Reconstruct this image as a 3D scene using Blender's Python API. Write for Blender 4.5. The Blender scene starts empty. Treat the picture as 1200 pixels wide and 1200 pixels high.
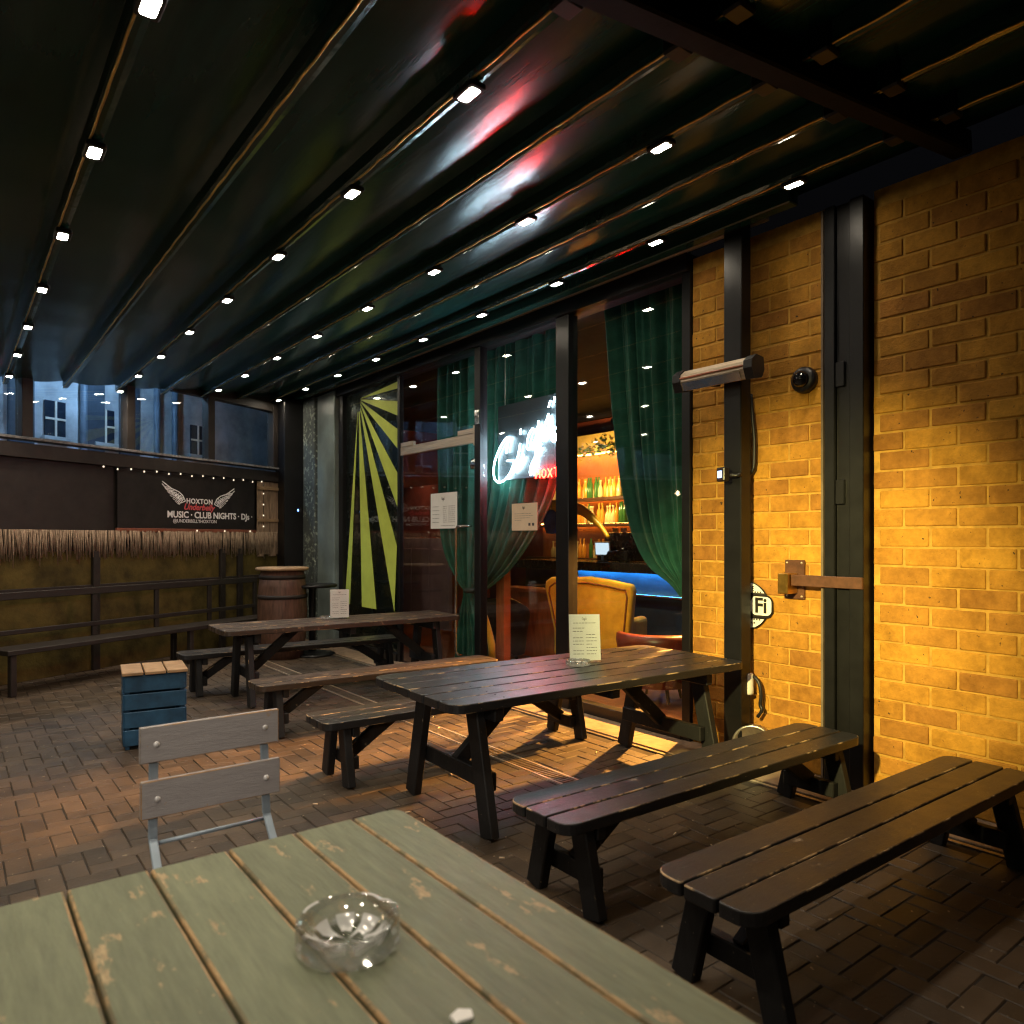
import bpy, bmesh, math, random
from mathutils import Vector, Matrix
random.seed(11)
S = bpy.context.scene
COL = S.collection
R = math.radians
PI = math.pi

# ------------------------------------------------------------------ camera model
F, HX, HY, HC = 860.0, 600.0, 631.0, 1.6        # focal length and horizon on a 1200 px frame
CA, SA = 0.7928, 0.6095
def at(px, py, X):
    """point on the vertical plane at distance X (parallel to the shop front)"""
    a = (px-HX)/F; zf = X/(CA*a+SA); xr = a*zf
    return Vector((X, -xr*SA+zf*CA, HC+(HY-py)*zf/F))
def on(px, py, Z):
    """point on the horizontal plane at height Z"""
    zf = F*(Z-HC)/(HY-py); xr = (px-HX)/F*zf
    return Vector((xr*CA+zf*SA, -xr*SA+zf*CA, Z))

cam_d = bpy.data.cameras.new('camera'); cam = bpy.data.objects.new('camera', cam_d); COL.objects.link(cam)
cam.location = (0, 0, HC); cam.rotation_euler = (R(90), 0, -math.atan2(SA, CA))
cam_d.sensor_width = 36; cam_d.lens = F/1200*36; cam_d.shift_y = 31/1200
cam_d.clip_start = .05; cam_d.clip_end = 500
cam_d.dof.use_dof = True; cam_d.dof.focus_distance = 5.4; cam_d.dof.aperture_fstop = 2.8
S.camera = cam

# ------------------------------------------------------------------ materials
MATS = {}
def new_mat(name):
    m = bpy.data.materials.new(name); m.use_nodes = True; MATS[name] = m
    nt = m.node_tree; nt.nodes.clear()
    out = nt.nodes.new('ShaderNodeOutputMaterial')
    return m, nt, out
def rgb(c): return (c[0], c[1], c[2], 1)
def N(nt, t, **kw):
    n = nt.nodes.new(t)
    for k, v in kw.items(): setattr(n, k, v)
    return n
def coords(nt, scale=(1, 1, 1)):
    tc = N(nt, 'ShaderNodeTexCoord'); mp = N(nt, 'ShaderNodeMapping'); mp.inputs['Scale'].default_value = scale
    nt.links.new(tc.outputs['Object'], mp.inputs['Vector']); return mp.outputs['Vector']
def noise(nt, vec, scale, detail=4, rough=.6):
    n = N(nt, 'ShaderNodeTexNoise'); n.inputs['Scale'].default_value = scale
    n.inputs['Detail'].default_value = detail; n.inputs['Roughness'].default_value = rough
    nt.links.new(vec, n.inputs['Vector']); return n.outputs['Fac']
def ramp(nt, fac, a, b, ca=(0, 0, 0), cb=(1, 1, 1)):
    r = N(nt, 'ShaderNodeValToRGB'); e = r.color_ramp.elements
    e[0].position = a; e[0].color = rgb(ca); e[1].position = b; e[1].color = rgb(cb)
    nt.links.new(fac, r.inputs['Fac']); return r.outputs['Color']
def mixc(nt, fac, a, b, mode='MIX'):
    m = N(nt, 'ShaderNodeMix', data_type='RGBA', blend_type=mode)
    if isinstance(fac, (int, float)): m.inputs[0].default_value = fac
    else: nt.links.new(fac, m.inputs[0])
    for i, v in ((6, a), (7, b)):
        if isinstance(v, tuple): m.inputs[i].default_value = rgb(v)
        else: nt.links.new(v, m.inputs[i])
    return m.outputs[2]
def pbr(nt, out, base, rough=.5, metal=0, spec=.5, bump=None, bstr=.3, bdist=.01, **kw):
    p = N(nt, 'ShaderNodeBsdfPrincipled')
    for key, v in (('Base Color', base), ('Roughness', rough), ('Metallic', metal)):
        if isinstance(v, tuple): p.inputs[key].default_value = rgb(v)
        elif isinstance(v, (int, float)): p.inputs[key].default_value = v
        else: nt.links.new(v, p.inputs[key])
    p.inputs['Specular IOR Level'].default_value = spec
    for k, v in kw.items(): p.inputs[k].default_value = v
    if bump is not None:
        b = N(nt, 'ShaderNodeBump'); b.inputs['Strength'].default_value = bstr; b.inputs['Distance'].default_value = bdist
        nt.links.new(bump, b.inputs['Height']); nt.links.new(b.outputs['Normal'], p.inputs['Normal'])
    nt.links.new(p.outputs['BSDF'], out.inputs['Surface']); return p
def simple(name, base, rough=.5, metal=0, spec=.5, var=.25, vs=6, bstr=.15, bdist=.004, bs=60, scale=(1, 1, 1), **kw):
    m, nt, out = new_mat(name)
    v = coords(nt, scale); n = noise(nt, v, vs)
    dark = tuple(c*(1-var) for c in base); lite = tuple(min(1, c*(1+var)) for c in base)
    col = ramp(nt, n, .3, .7, dark, lite)
    rr = N(nt, 'ShaderNodeMapRange'); rr.inputs['To Min'].default_value = max(0, rough-.08); rr.inputs['To Max'].default_value = min(1, rough+.1)
    nt.links.new(noise(nt, v, vs*2.3), rr.inputs['Value'])
    pbr(nt, out, col, rr.outputs['Result'], metal, spec, noise(nt, v, bs), bstr, bdist, **kw); return m
def painted_wood(name, paint, bare, lo, hi, rough=.38, stretch=(1.2, 9, 9), var=.3, spec=.5, chips=7, island=.25, cd=6, cs=(1, 1, 1)):
    """paint worn through to bare wood where a noise passes the threshold"""
    m, nt, out = new_mat(name)
    v = coords(nt, stretch); v0 = coords(nt)
    g = noise(nt, v, 6, 6, .65); c = noise(nt, coords(nt, cs), chips, cd, .62); fine = noise(nt, v, 30, 3)
    geo = N(nt, 'ShaderNodeNewGeometry')
    pc = ramp(nt, g, .3, .75, tuple(x*(1-var) for x in paint), tuple(x*(1+var) for x in paint))
    isl = ramp(nt, geo.outputs['Random Per Island'], 0, 1, (1-island,)*3, (1+island*.6,)*3)
    pc = mixc(nt, 1.0, pc, isl, 'MULTIPLY')
    bc = ramp(nt, fine, .3, .7, tuple(x*.6 for x in bare), tuple(x*1.15 for x in bare))
    w = ramp(nt, c, lo, hi)
    col = mixc(nt, w, pc, bc)
    ro = N(nt, 'ShaderNodeMapRange'); ro.inputs['To Min'].default_value = rough; ro.inputs['To Max'].default_value = rough+.3
    nt.links.new(c, ro.inputs['Value'])
    sp_ = ramp(nt, noise(nt, v0, 55, 2), .735, .77); col = mixc(nt, sp_, col, bare)
    h = N(nt, 'ShaderNodeMath', operation='ADD'); nt.links.new(g, h.inputs[0]); nt.links.new(fine, h.inputs[1])
    pbr(nt, out, col, ro.outputs['Result'], 0, spec, h.outputs[0], .35, .004); return m
def glow(name, color, strength):
    m, nt, out = new_mat(name)
    e = N(nt, 'ShaderNodeEmission'); e.inputs['Color'].default_value = rgb(color); e.inputs['Strength'].default_value = strength
    nt.links.new(e.outputs[0], out.inputs['Surface']); return m
def sheet_glass(name, tint=(1, 1, 1), refl=1.0):
    m, nt, out = new_mat(name)
    f = N(nt, 'ShaderNodeLayerWeight'); f.inputs['Blend'].default_value = .5
    po = N(nt, 'ShaderNodeMath', operation='POWER'); po.inputs[1].default_value = 4.5; nt.links.new(f.outputs['Facing'], po.inputs[0])
    mu = N(nt, 'ShaderNodeMath', operation='MULTIPLY_ADD'); mu.inputs[1].default_value = .9*refl; mu.inputs[2].default_value = .045*refl; nt.links.new(po.outputs[0], mu.inputs[0])
    t = N(nt, 'ShaderNodeBsdfTransparent'); t.inputs['Color'].default_value = rgb(tint)
    g = N(nt, 'ShaderNodeBsdfGlossy'); g.inputs['Roughness'].default_value = .02
    mx = N(nt, 'ShaderNodeMixShader'); nt.links.new(mu.outputs[0], mx.inputs[0])
    nt.links.new(t.outputs[0], mx.inputs[1]); nt.links.new(g.outputs[0], mx.inputs[2]); nt.links.new(mx.outputs[0], out.inputs['Surface'])
    return m
def thick_glass(name):
    m, nt, out = new_mat(name)
    g = N(nt, 'ShaderNodeBsdfGlass'); g.inputs['Color'].default_value = (1, 1, 1, 1); g.inputs['IOR'].default_value = 1.5; g.inputs['Roughness'].default_value = .0
    t = N(nt, 'ShaderNodeBsdfTransparent'); t.inputs['Color'].default_value = (.985, .99, .985, 1)
    mx = N(nt, 'ShaderNodeMixShader'); mx.inputs[0].default_value = .52
    nt.links.new(g.outputs[0], mx.inputs[1]); nt.links.new(t.outputs[0], mx.inputs[2])
    gl = N(nt, 'ShaderNodeBsdfGlossy'); gl.inputs['Roughness'].default_value = .03; gl.inputs['Color'].default_value = (1, 1, 1, 1)
    d = N(nt, 'ShaderNodeBsdfTranslucent'); d.inputs['Color'].default_value = (.9, .92, .9, 1)
    m2 = N(nt, 'ShaderNodeMixShader'); m2.inputs[0].default_value = .45; nt.links.new(gl.outputs[0], m2.inputs[1]); nt.links.new(d.outputs[0], m2.inputs[2])
    m3 = N(nt, 'ShaderNodeMixShader'); m3.inputs[0].default_value = .17; nt.links.new(mx.outputs[0], m3.inputs[1]); nt.links.new(m2.outputs[0], m3.inputs[2])
    nt.links.new(m3.outputs[0], out.inputs['Surface']); return m

def glint_glass(name):
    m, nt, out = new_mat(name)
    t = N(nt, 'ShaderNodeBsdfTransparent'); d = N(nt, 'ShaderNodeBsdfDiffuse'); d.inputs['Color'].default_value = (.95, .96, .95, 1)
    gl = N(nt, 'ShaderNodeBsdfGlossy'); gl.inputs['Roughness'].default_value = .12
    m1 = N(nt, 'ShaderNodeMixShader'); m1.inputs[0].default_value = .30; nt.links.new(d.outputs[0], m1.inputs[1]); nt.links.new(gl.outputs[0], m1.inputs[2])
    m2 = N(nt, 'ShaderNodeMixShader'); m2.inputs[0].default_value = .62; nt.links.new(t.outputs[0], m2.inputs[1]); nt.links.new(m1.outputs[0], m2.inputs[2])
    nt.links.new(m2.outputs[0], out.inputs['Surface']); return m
TAN = (.50, .34, .17)
BLACKWOOD = painted_wood('black painted wood', (.021, .021, .0225), (.30, .24, .165), .65, .71, .20)
BLACKEDGE = painted_wood('black painted wood edge', (.022, .02, .018), TAN, .53, .60, .35, chips=5.5)
LEGEDGE = painted_wood('black painted leg edge', (.014, .013, .013), TAN, .60, .66, .45, chips=6)
BROWNTOP = painted_wood('brown worn painted wood', (.060, .040, .027), (.34, .22, .12), .62, .70, .3)
BLACKLEG = painted_wood('black painted wood leg', (.010, .010, .011), (.22, .17, .11), .72, .77, .5, stretch=(9, 9, 1.2))
GREENWOOD = painted_wood('sage painted wood', (.175, .195, .115), (.44, .33, .18), .62, .66, .40, stretch=(9, 1.0, 9), chips=13, island=.14, var=.24, cd=5, cs=(1, .38, 1))
GREENEDGE = painted_wood('sage painted wood edge', (.2, .17, .09), (.46, .30, .14), .43, .53, .45, stretch=(9, 1.0, 9), chips=9)
GREYSLAT = painted_wood('grey painted slat', (.36, .34, .345), (.42, .28, .16), .72, .78, .45, stretch=(1.2, 9, 9), var=.08, island=.05)
GREYEDGE = painted_wood('grey painted slat edge', (.30, .27, .25), (.42, .25, .12), .45, .55, .5)
FRAMEBLACK = simple('black powder coated steel', (.007, .007, .008), .38, .0, .4, .3, 4, .1)
CHAIRMETAL = simple('pale blue enamelled steel', (.34, .42, .50), .35, .2, .5, .15, 8)
STEEL = simple('brushed steel', (.72, .60, .45), .38, .75, .5, .2, 12, .1, scale=(1, .2, 8))
CHROME = simple('chrome', (.75, .74, .72), .12, 1, .5, .1, 12, .05)
GLINT = simple('gold rail glint', (.80, .50, .15), .30, 1, .5, .3, 5, .6, .01, 5)
BROWNSTEEL = simple('brown painted steel', (.13, .055, .03), .45, .2, .5, .3, 14)
BRASS = simple('brass', (.65, .38, .09), .35, 1, .5, .25, 12)
RUBBER = simple('black plastic', (.012, .011, .013), .4, 0, .5, .3, 20)
PAPER = simple('white paper', (.88, .87, .84), .7, 0, .3, .04, 8, .03)
PAPERWARM = simple('cream paper', (.78, .62, .45), .7, 0, .3, .05, 8, .03)
INK = simple('grey ink', (.10, .09, .09), .7, 0, .3, .1, 8, .02)
WHITEPAINT = simple('white sign paint', (.86, .84, .84), .55, 0, .4, .08, 20)
REDPAINT = simple('coral sign paint', (.62, .09, .10), .55, 0, .4, .15, 20)
SIGNBLACK = simple('black sign board', (.016, .013, .012), .6, 0, .3, .3, 5)
CURTAIN = simple('green velvet', (.026, .115, .078), .75, 0, .2, .35, 5, .2, .004, 90, **{'Sheen Weight': .35, 'Sheen Roughness': .4})
CLEAR = sheet_glass('shop window glass', (.93, .97, .95), 1.15)
ACRYLIC = sheet_glass('clear acrylic', (.95, .97, .96), 1.2)
ASHGLASS = thick_glass('ashtray glass'); ASHGLINT = glint_glass('painted ashtray glints')
LEDW = glow('warm white led', (1, .86, .66), 170)
NEONW = glow('white neon', (.58, .82, 1.0), 115)
NEONR = glow('red neon', (1, .0022, .0011), 480)
BULB = glow('festoon bulb', (1, .74, .42), 30)
FAIRY = glow('fairy bulb', (1, .82, .58), 1.3)
STRIPO = glow('amber shelf strip', (1, .42, .08), 48)
STRIPB = glow('blue counter strip', (.08, .38, 1), 28)
SCREEN = glow('tablet screen', (.72, .85, 1), 1.0)
FLOODLENS = glow('cold floodlight lens', (.45, .62, 1), 3.0)
STARGREEN = simple('lime film', (.60, .70, .12), .5, 0, .4, .12, 3, .03)
BACKFILM = simple('black window film', (.008, .012, .011), .25, 0, .5, .3, 3, .03)
DARKWALL = simple('dark brown interior paint', (.022, .014, .012), .7, 0, .3, .3, 3)
REDWALL = simple('brick red interior paint', (.15, .03, .015), .7, 0, .3, .3, 3)
MAUVE = simple('mauve panelling', (.24, .15, .16), .6, 0, .3, .2, 3)
DARKFLOOR = simple('dark boards', (.12, .05, .025), .4, 0, .5, .35, 4, scale=(1, 8, 1))
BARBLUE = simple('blue bar front', (.11, .32, .46), .3, 0, .5, .25, 3)
BARBLACK = simple('black bar top', (.012, .011, .012), .25, 0, .5, .3, 6)
YELLOWVELVET = simple('mustard velvet', (.58, .40, .025), .75, 0, .2, .2, 7, .2, .004, 90, **{'Sheen Weight': .3})
PIPING = simple('brown piping', (.18, .07, .015), .6, 0, .3, .2, 20)
OXBLOOD = simple('oxblood leather', (.075, .012, .007), .35, 0, .5, .3, 9)
BLACKLEATHER = simple('black leather', (.014, .012, .013), .4, 0, .5, .3, 9)
ORANGEWOOD = simple('orange stained wood', (.46, .15, .05), .45, 0, .5, .25, 4, scale=(1, 5, 1))
SHELFWOOD = simple('dark shelf wood', (.07, .03, .015), .5, 0, .4, .3, 5)
AMBER = simple('amber bottle', (.95, .38, .05), .15, 0, .5, .3, 3, 0, **{'Transmission Weight': .35})
GREENBOTTLE = simple('green bottle', (.05, .16, .04), .12, 0, .5, .3, 3, 0, **{'Transmission Weight': .3})
CLEARBOTTLE = simple('pale bottle', (.92, .70, .36), .12, 0, .5, .3, 3, 0, **{'Transmission Weight': .35})
LEAF = simple('ivy leaf', (.07, .12, .03), .5, 0, .4, .5, 9)
YELLOWPAINT = simple('yellow lacquer', (.85, .50, .02), .3, 0, .5, .1, 9)
PURPLE = simple('blue purple glass', (.05, .09, .38), .2, 0, .5, .4, 6)
RAIL = None
THATCH = simple('dry reed thatch', (.34, .25, .175), .9, 0, .2, .5, 14, .5, .01, 60, scale=(9, 9, .8))
PLANKTAN = simple('weathered plank', (.34, .23, .15), .75, 0, .3, .4, 5, .4, .006, 40, scale=(9, 9, 1))
MOSSWALL = simple('ochre mossy board', (.085, .062, .014), .8, 0, .3, .6, 3.2, .4, .01, 30)
FARDARK = simple('dark brown timber', (.022, .017, .014), .6, 0, .4, .3, 5)
BARRELWOOD = simple('brown barrel wood', (.10, .052, .034), .5, 0, .4, .4, 6, .3, scale=(6, 6, 1))
TABLETAN = simple('tan wooden top', (.34, .22, .12), .5, 0, .4, .3, 6)
BLUEPAINT = simple('scuffed blue paint', (.02, .075, .15), .5, 0, .4, .4, 7)
GALV = simple('galvanised steel', (.55, .52, .48), .38, 1, .5, .25, 14)
PIPEWHITE = simple('white plastic', (.72, .68, .62), .45, 0, .5, .08, 10)
FACADE = simple('pale rendered facade', (.45, .48, .52), .8, 0, .3, .35, 2.5)
STONE = simple('worn stone threshold', (.24, .17, .11), .6, 0, .4, .35, 8, .3)
GROUND = simple('bedding sand and asphalt', (.035, .03, .026), .85, 0, .3, .3, 6, .3)
MORTARJ = simple('lime mortar', (.56, .31, .06), .9, 0, .2, .25, 12, .5, .006, 60)
GALVLINE = simple('drain steel', (.30, .25, .19), .4, .7, .5, .4, 18)

def brick_mat():
    m, nt, out = new_mat('london stock brick')
    v = coords(nt); g = N(nt, 'ShaderNodeNewGeometry')
    a = ramp(nt, g.outputs['Random Per Island'], 0, 1, (.47, .215, .030), (.66, .325, .040))
    r = a.node.color_ramp; e = r.elements.new(.12); e.color = (.46, .20, .034, 1); e = r.elements.new(.55); e.color = (.58, .275, .035, 1)
    n = noise(nt, v, 14, 6, .7); col = mixc(nt, .55, a, ramp(nt, n, .3, .75, (.5,)*3, (1.25,)*3), 'MULTIPLY')
    col = mixc(nt, .8, col, ramp(nt, noise(nt, v, 2.6, 5, .7), .33, .6, (.55, .5, .45), (1.1, 1.1, 1.1)), 'MULTIPLY')
    pits = ramp(nt, noise(nt, v, 34, 3), .27, .33); col = mixc(nt, pits, (.05, .03, .015), col)
    pbr(nt, out, col, .8, 0, .25, noise(nt, v, 22, 8, .75), .8, .012); return m
BRICK = brick_mat()
def paver_mat():
    m, nt, out = new_mat('clay paver')
    v = coords(nt); g = N(nt, 'ShaderNodeNewGeometry')
    a = ramp(nt, g.outputs['Random Per Island'], 0, 1, (.040, .0285, .0185), (.084, .057, .035))
    n = noise(nt, v, 2.2, 6, .7); col = mixc(nt, .8, a, ramp(nt, n, .32, .68, (.38,)*3, (1.45,)*3), 'MULTIPLY')
    spots = ramp(nt, noise(nt, v, 26, 2), .70, .74); col = mixc(nt, spots, col, (.34, .27, .19))
    ro = N(nt, 'ShaderNodeMapRange'); ro.inputs['To Min'].default_value = .32; ro.inputs['To Max'].default_value = .75
    nt.links.new(n, ro.inputs['Value'])
    pbr(nt, out, col, ro.outputs['Result'], 0, .45, noise(nt, v, 45, 6, .7), .45, .006); return m
PAVER = paver_mat()
def fabric_mat():
    m, nt, out = new_mat('glossy dark green awning fabric')
    v = coords(nt, (3, .35, 3)); n = noise(nt, v, 3.0, 4)
    col = ramp(nt, n, .3, .7, (.004, .032, .028), (.008, .058, .050))
    pbr(nt, out, col, .23, 0, .36, n, .15, .02); return m
FABRIC = fabric_mat()
def rail_mat():
    m, nt, out = new_mat('dark green lacquered rail')
    v = coords(nt, (1, 1, 1)); n = noise(nt, v, 9, 2)
    pbr(nt, out, (.010, .052, .040), .16, .0, .9, n, .25, .012); return m
RAIL = rail_mat()
def column_mat():
    m, nt, out = new_mat('grey column with ivy reflection')
    v = coords(nt); n = noise(nt, v, 17, 5, .6); b = noise(nt, v, 2.2, 3)
    base = ramp(nt, b, .3, .7, (.05, .062, .06), (.12, .14, .135))
    col = mixc(nt, ramp(nt, n, .56, .60), base, (.36, .42, .34))  # pale mottling imitates ivy reflected in glass, put into the colour
    pbr(nt, out, col, .5, 0, .5, n, .3, .004); return m
COLUMN = column_mat()
def column_plain():
    return simple('grey green column paint', (.20, .25, .24), .35, 0, .5, .3, 2)
COLPLAIN = column_plain()

# ------------------------------------------------------------------ mesh builder
class MB:
    def __init__(self): self.v = []; self.f = []; self.m = []; self.s = []
    def add(self, verts, faces, mi=0, smooth=False, mis=None):
        o = len(self.v); self.v += [tuple(p) for p in verts]
        for i, fc in enumerate(faces):
            self.f.append(tuple(o+k for k in fc)); self.m.append(mis[i] if mis else mi); self.s.append(smooth)
        return self
    def bm(self, bm, M=None, smooth=False, off=0):
        bm.verts.ensure_lookup_table(); bm.verts.index_update()
        vs = [(M @ v.co) if M else v.co.copy() for v in bm.verts]
        self.add(vs, [[v.index for v in f.verts] for f in bm.faces], 0, smooth, [f.material_index+off for f in bm.faces]); bm.free(); return self
    def prism(self, outline, z0, z1, M=None, bev=0, seg=1, mi=0, emi=None):
        """outline in local XY extruded between z0 and z1, edges bevelled with their own material"""
        b = bmesh.new(); n = len(outline)
        lo = [b.verts.new((x, y, z0)) for x, y in outline]; hi = [b.verts.new((x, y, z1)) for x, y in outline]
        b.faces.new(lo[::-1]); b.faces.new(hi)
        for i in range(n): b.faces.new((lo[i], lo[(i+1) % n], hi[(i+1) % n], hi[i]))
        for f in b.faces: f.material_index = mi
        bmesh.ops.recalc_face_normals(b, faces=b.faces)
        if bev > 0:
            b.normal_update()
            es = [e for e in b.edges if e.calc_face_angle(0) > R(50) or abs(e.verts[0].co.z-e.verts[1].co.z) < 1e-6]
            bmesh.ops.bevel(b, geom=es, offset=bev, segments=seg, profile=.5, affect='EDGES', material=(mi if emi is None else emi), clamp_overlap=True)
        return self.bm(b, M)
    def box(self, c, s, M=None, bev=0, seg=1, mi=0, emi=None):
        hx, hy = s[0]/2, s[1]/2
        T = Matrix.Translation(c)
        return self.prism([(-hx, -hy), (hx, -hy), (hx, hy), (-hx, hy)], -s[2]/2, s[2]/2, (M @ T) if M else T, bev, seg, mi, emi)
    def bar(self, p, q, w, d, up=(0, 0, 1), bev=.003, mi=0, emi=None):
        """rectangular bar from p to q, w across, d along 'up'"""
        p = Vector(p); q = Vector(q); z = (q-p); L = z.length; z.normalize(); u = Vector(up); x = u.cross(z)
        if x.length < 1e-4: x = Vector((1, 0, 0)).cross(z)
        x.normalize(); y = z.cross(x)
        M = Matrix.Translation(p) @ Matrix((x, y, z)).transposed().to_4x4()
        return self.prism([(-w/2, -d/2), (w/2, -d/2), (w/2, d/2), (-w/2, d/2)], 0, L, M, bev, 1, mi, emi)
    def tube(self, pts, r, n=8, mi=0, closed=False):
        pts = [Vector(p) for p in pts]; k = len(pts); vs = []; rs = r if isinstance(r, (list, tuple)) else [r]*k
        t0 = None
        for i, p in enumerate(pts):
            a = pts[max(0, i-1)]; b = pts[min(k-1, i+1)]; t = (b-a).normalized()
            if t0 is None:
                ref = Vector((0, 0, 1)) if abs(t.z) < .9 else Vector((1, 0, 0)); x = ref.cross(t).normalized()
            else:
                x = (x-t*x.dot(t)); x = x.normalized() if x.length > 1e-6 else Vector((1, 0, 0))
            t0 = t; y = t.cross(x)
            vs += [p+(x*math.cos(2*PI*j/n)+y*math.sin(2*PI*j/n))*rs[i] for j in range(n)]
        fs = []
        for i in range(k-1):
            for j in range(n): fs.append((i*n+j, i*n+(j+1) % n, (i+1)*n+(j+1) % n, (i+1)*n+j))
        fs.append(tuple(range(n))[::-1]); fs.append(tuple(range((k-1)*n, k*n)))
        return self.add(vs, fs, mi, True)
    def lathe(self, prof, n=32, c=(0, 0, 0), mi=0, M=None, closed=False, jitter=None):
        vs = []; k = len(prof)
        for r, z in prof:
            for j in range(n):
                q = Vector((max(r, 1e-4)*math.cos(2*PI*j/n), max(r, 1e-4)*math.sin(2*PI*j/n), z))
                vs.append((M @ q) if M else q+Vector(c))
        fs = []
        for i in range(k if closed else k-1):
            i2 = (i+1) % k
            for j in range(n): fs.append((i*n+j, i*n+(j+1) % n, i2*n+(j+1) % n, i2*n+j))
        if not closed:
            fs.append(tuple(range(n))[::-1]); fs.append(tuple(range((k-1)*n, k*n)))
        return self.add(vs, fs, mi, True)
    def grid(self, rows, mi=0, smooth=True):
        h = len(rows); w = len(rows[0]); vs = [p for r in rows for p in r]
        fs = [(i*w+j, i*w+j+1, (i+1)*w+j+1, (i+1)*w+j) for i in range(h-1) for j in range(w-1)]
        return self.add(vs, fs, mi, smooth)
    def build(self, name, mats, parent=None, loc=None, rz=0, M=None):
        me = bpy.data.meshes.new(name); me.from_pydata(self.v, [], self.f); me.update()
        if not isinstance(mats, (list, tuple)): mats = [mats]
        for m in mats: me.materials.append(m)
        me.polygons.foreach_set('material_index', self.m); me.polygons.foreach_set('use_smooth', self.s)
        o = bpy.data.objects.new(name, me); COL.objects.link(o)
        if M is not None: o.matrix_world = M
        if loc is not None: o.location = loc; o.rotation_euler = (0, 0, rz)
        if parent: o.parent = parent
        return o
def tag(o, label, cat, group=None):
    o['label'] = label; o['category'] = cat
    if group: o['group'] = group
    return o
def thing(name, label, cat, loc=(0, 0, 0), rz=0, group=None):
    o = bpy.data.objects.new(name, None); COL.objects.link(o); o.empty_display_size = .1
    o.location = loc; o.rotation_euler = (0, 0, rz); return tag(o, label, cat, group)
def structure(o): o['kind'] = 'structure'; return o
def dup(root, loc, rz=None, label=None, group=None):
    r = root.copy(); COL.objects.link(r); r.location = loc
    if rz is not None: r.rotation_euler = (0, 0, rz)
    if label: r['label'] = label
    if group: r['group'] = group
    for ch in list(root.children):
        c = ch.copy(); COL.objects.link(c); c.parent = r
        for g in list(ch.children):
            d = g.copy(); COL.objects.link(d); d.parent = c
    return r
def text_mesh(name, body, size, mat, parent, M, depth=.002, shear=0, align='CENTER', bold=0, spacing=1.0):
    cu = bpy.data.curves.new(name, 'FONT'); cu.body = body; cu.size = size; cu.extrude = depth; cu.shear = shear
    cu.align_x = align; cu.align_y = 'CENTER'; cu.offset = bold; cu.space_character = spacing; cu.resolution_u = 3
    tmp = bpy.data.objects.new('tmp', cu); COL.objects.link(tmp)
    dg = bpy.context.evaluated_depsgraph_get(); dg.update()
    me = bpy.data.meshes.new_from_object(tmp.evaluated_get(dg)); me.name = name
    bpy.data.objects.remove(tmp)
    me.materials.clear(); me.materials.append(mat)
    o = bpy.data.objects.new(name, me); COL.objects.link(o)
    if parent: o.parent = parent
    o.matrix_local = M
    return o
def wallM(p, nrm=(-1, 0, 0), roll=0):
    """frame whose Z is the outward normal, Y up, X to the viewer's right"""
    n = Vector(nrm).normalized(); up = Vector((0, 0, 1)); x = up.cross(n).normalized(); y = n.cross(x)
    return Matrix.Translation(p) @ Matrix((x, y, n)).transposed().to_4x4() @ Matrix.Rotation(roll, 4, 'Z')
def rounded(x0, x1, y0, y1, r, n=5):
    rs = r if isinstance(r, (list, tuple)) else [r]*4       # order: x0y0, x1y0, x1y1, x0y1
    out = []
    for (cx, cy, a0, rr) in ((x0, y0, PI, rs[0]), (x1, y0, 1.5*PI, rs[1]), (x1, y1, 0, rs[2]), (x0, y1, .5*PI, rs[3])):
        if rr <= 0: out.append((cx, cy)); continue
        ox = cx+rr if cx == x0 else cx-rr; oy = cy+rr if cy == y0 else cy-rr
        for k in range(n+1):
            a = a0+k/n*PI/2; out.append((ox+rr*math.cos(a), oy+rr*math.sin(a)))
    return out

XW = 4.65                                   # plane of the shop front
ROOF0, ROOFK = 3.265, .138                  # roof height = ROOF0 + ROOFK * X
def roof(x): return ROOF0+ROOFK*x
FA = Vector((4.65, 11.9, 0)); FD = Vector((-.885, -.462, 0)).normalized(); FN = Vector((FD.y, -FD.x, 0))   # far partition line
if FN.dot(Vector((-FA.x, -FA.y, 0))) < 0: FN = -FN
def far(t, z, off=0.0): return FA+FD*t+FN*off+Vector((0, 0, z))
def far_y(x): return FA.y+(x-FA.x)/FD.x*FD.y
def far_at(px, py, off=0.0):
    """point on the far partition seen at px, py"""
    a = (px-HX)/F; d = Vector((CA*a+SA, -SA*a+CA, 0)); o = FA+FN*off
    # t*d = o + s*FD
    det = d.x*(-FD.y)-d.y*(-FD.x); zf = (o.x*(-FD.y)-o.y*(-FD.x))/det
    p = d*zf; p.z = HC+(HY-py)*zf/F; return p

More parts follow.
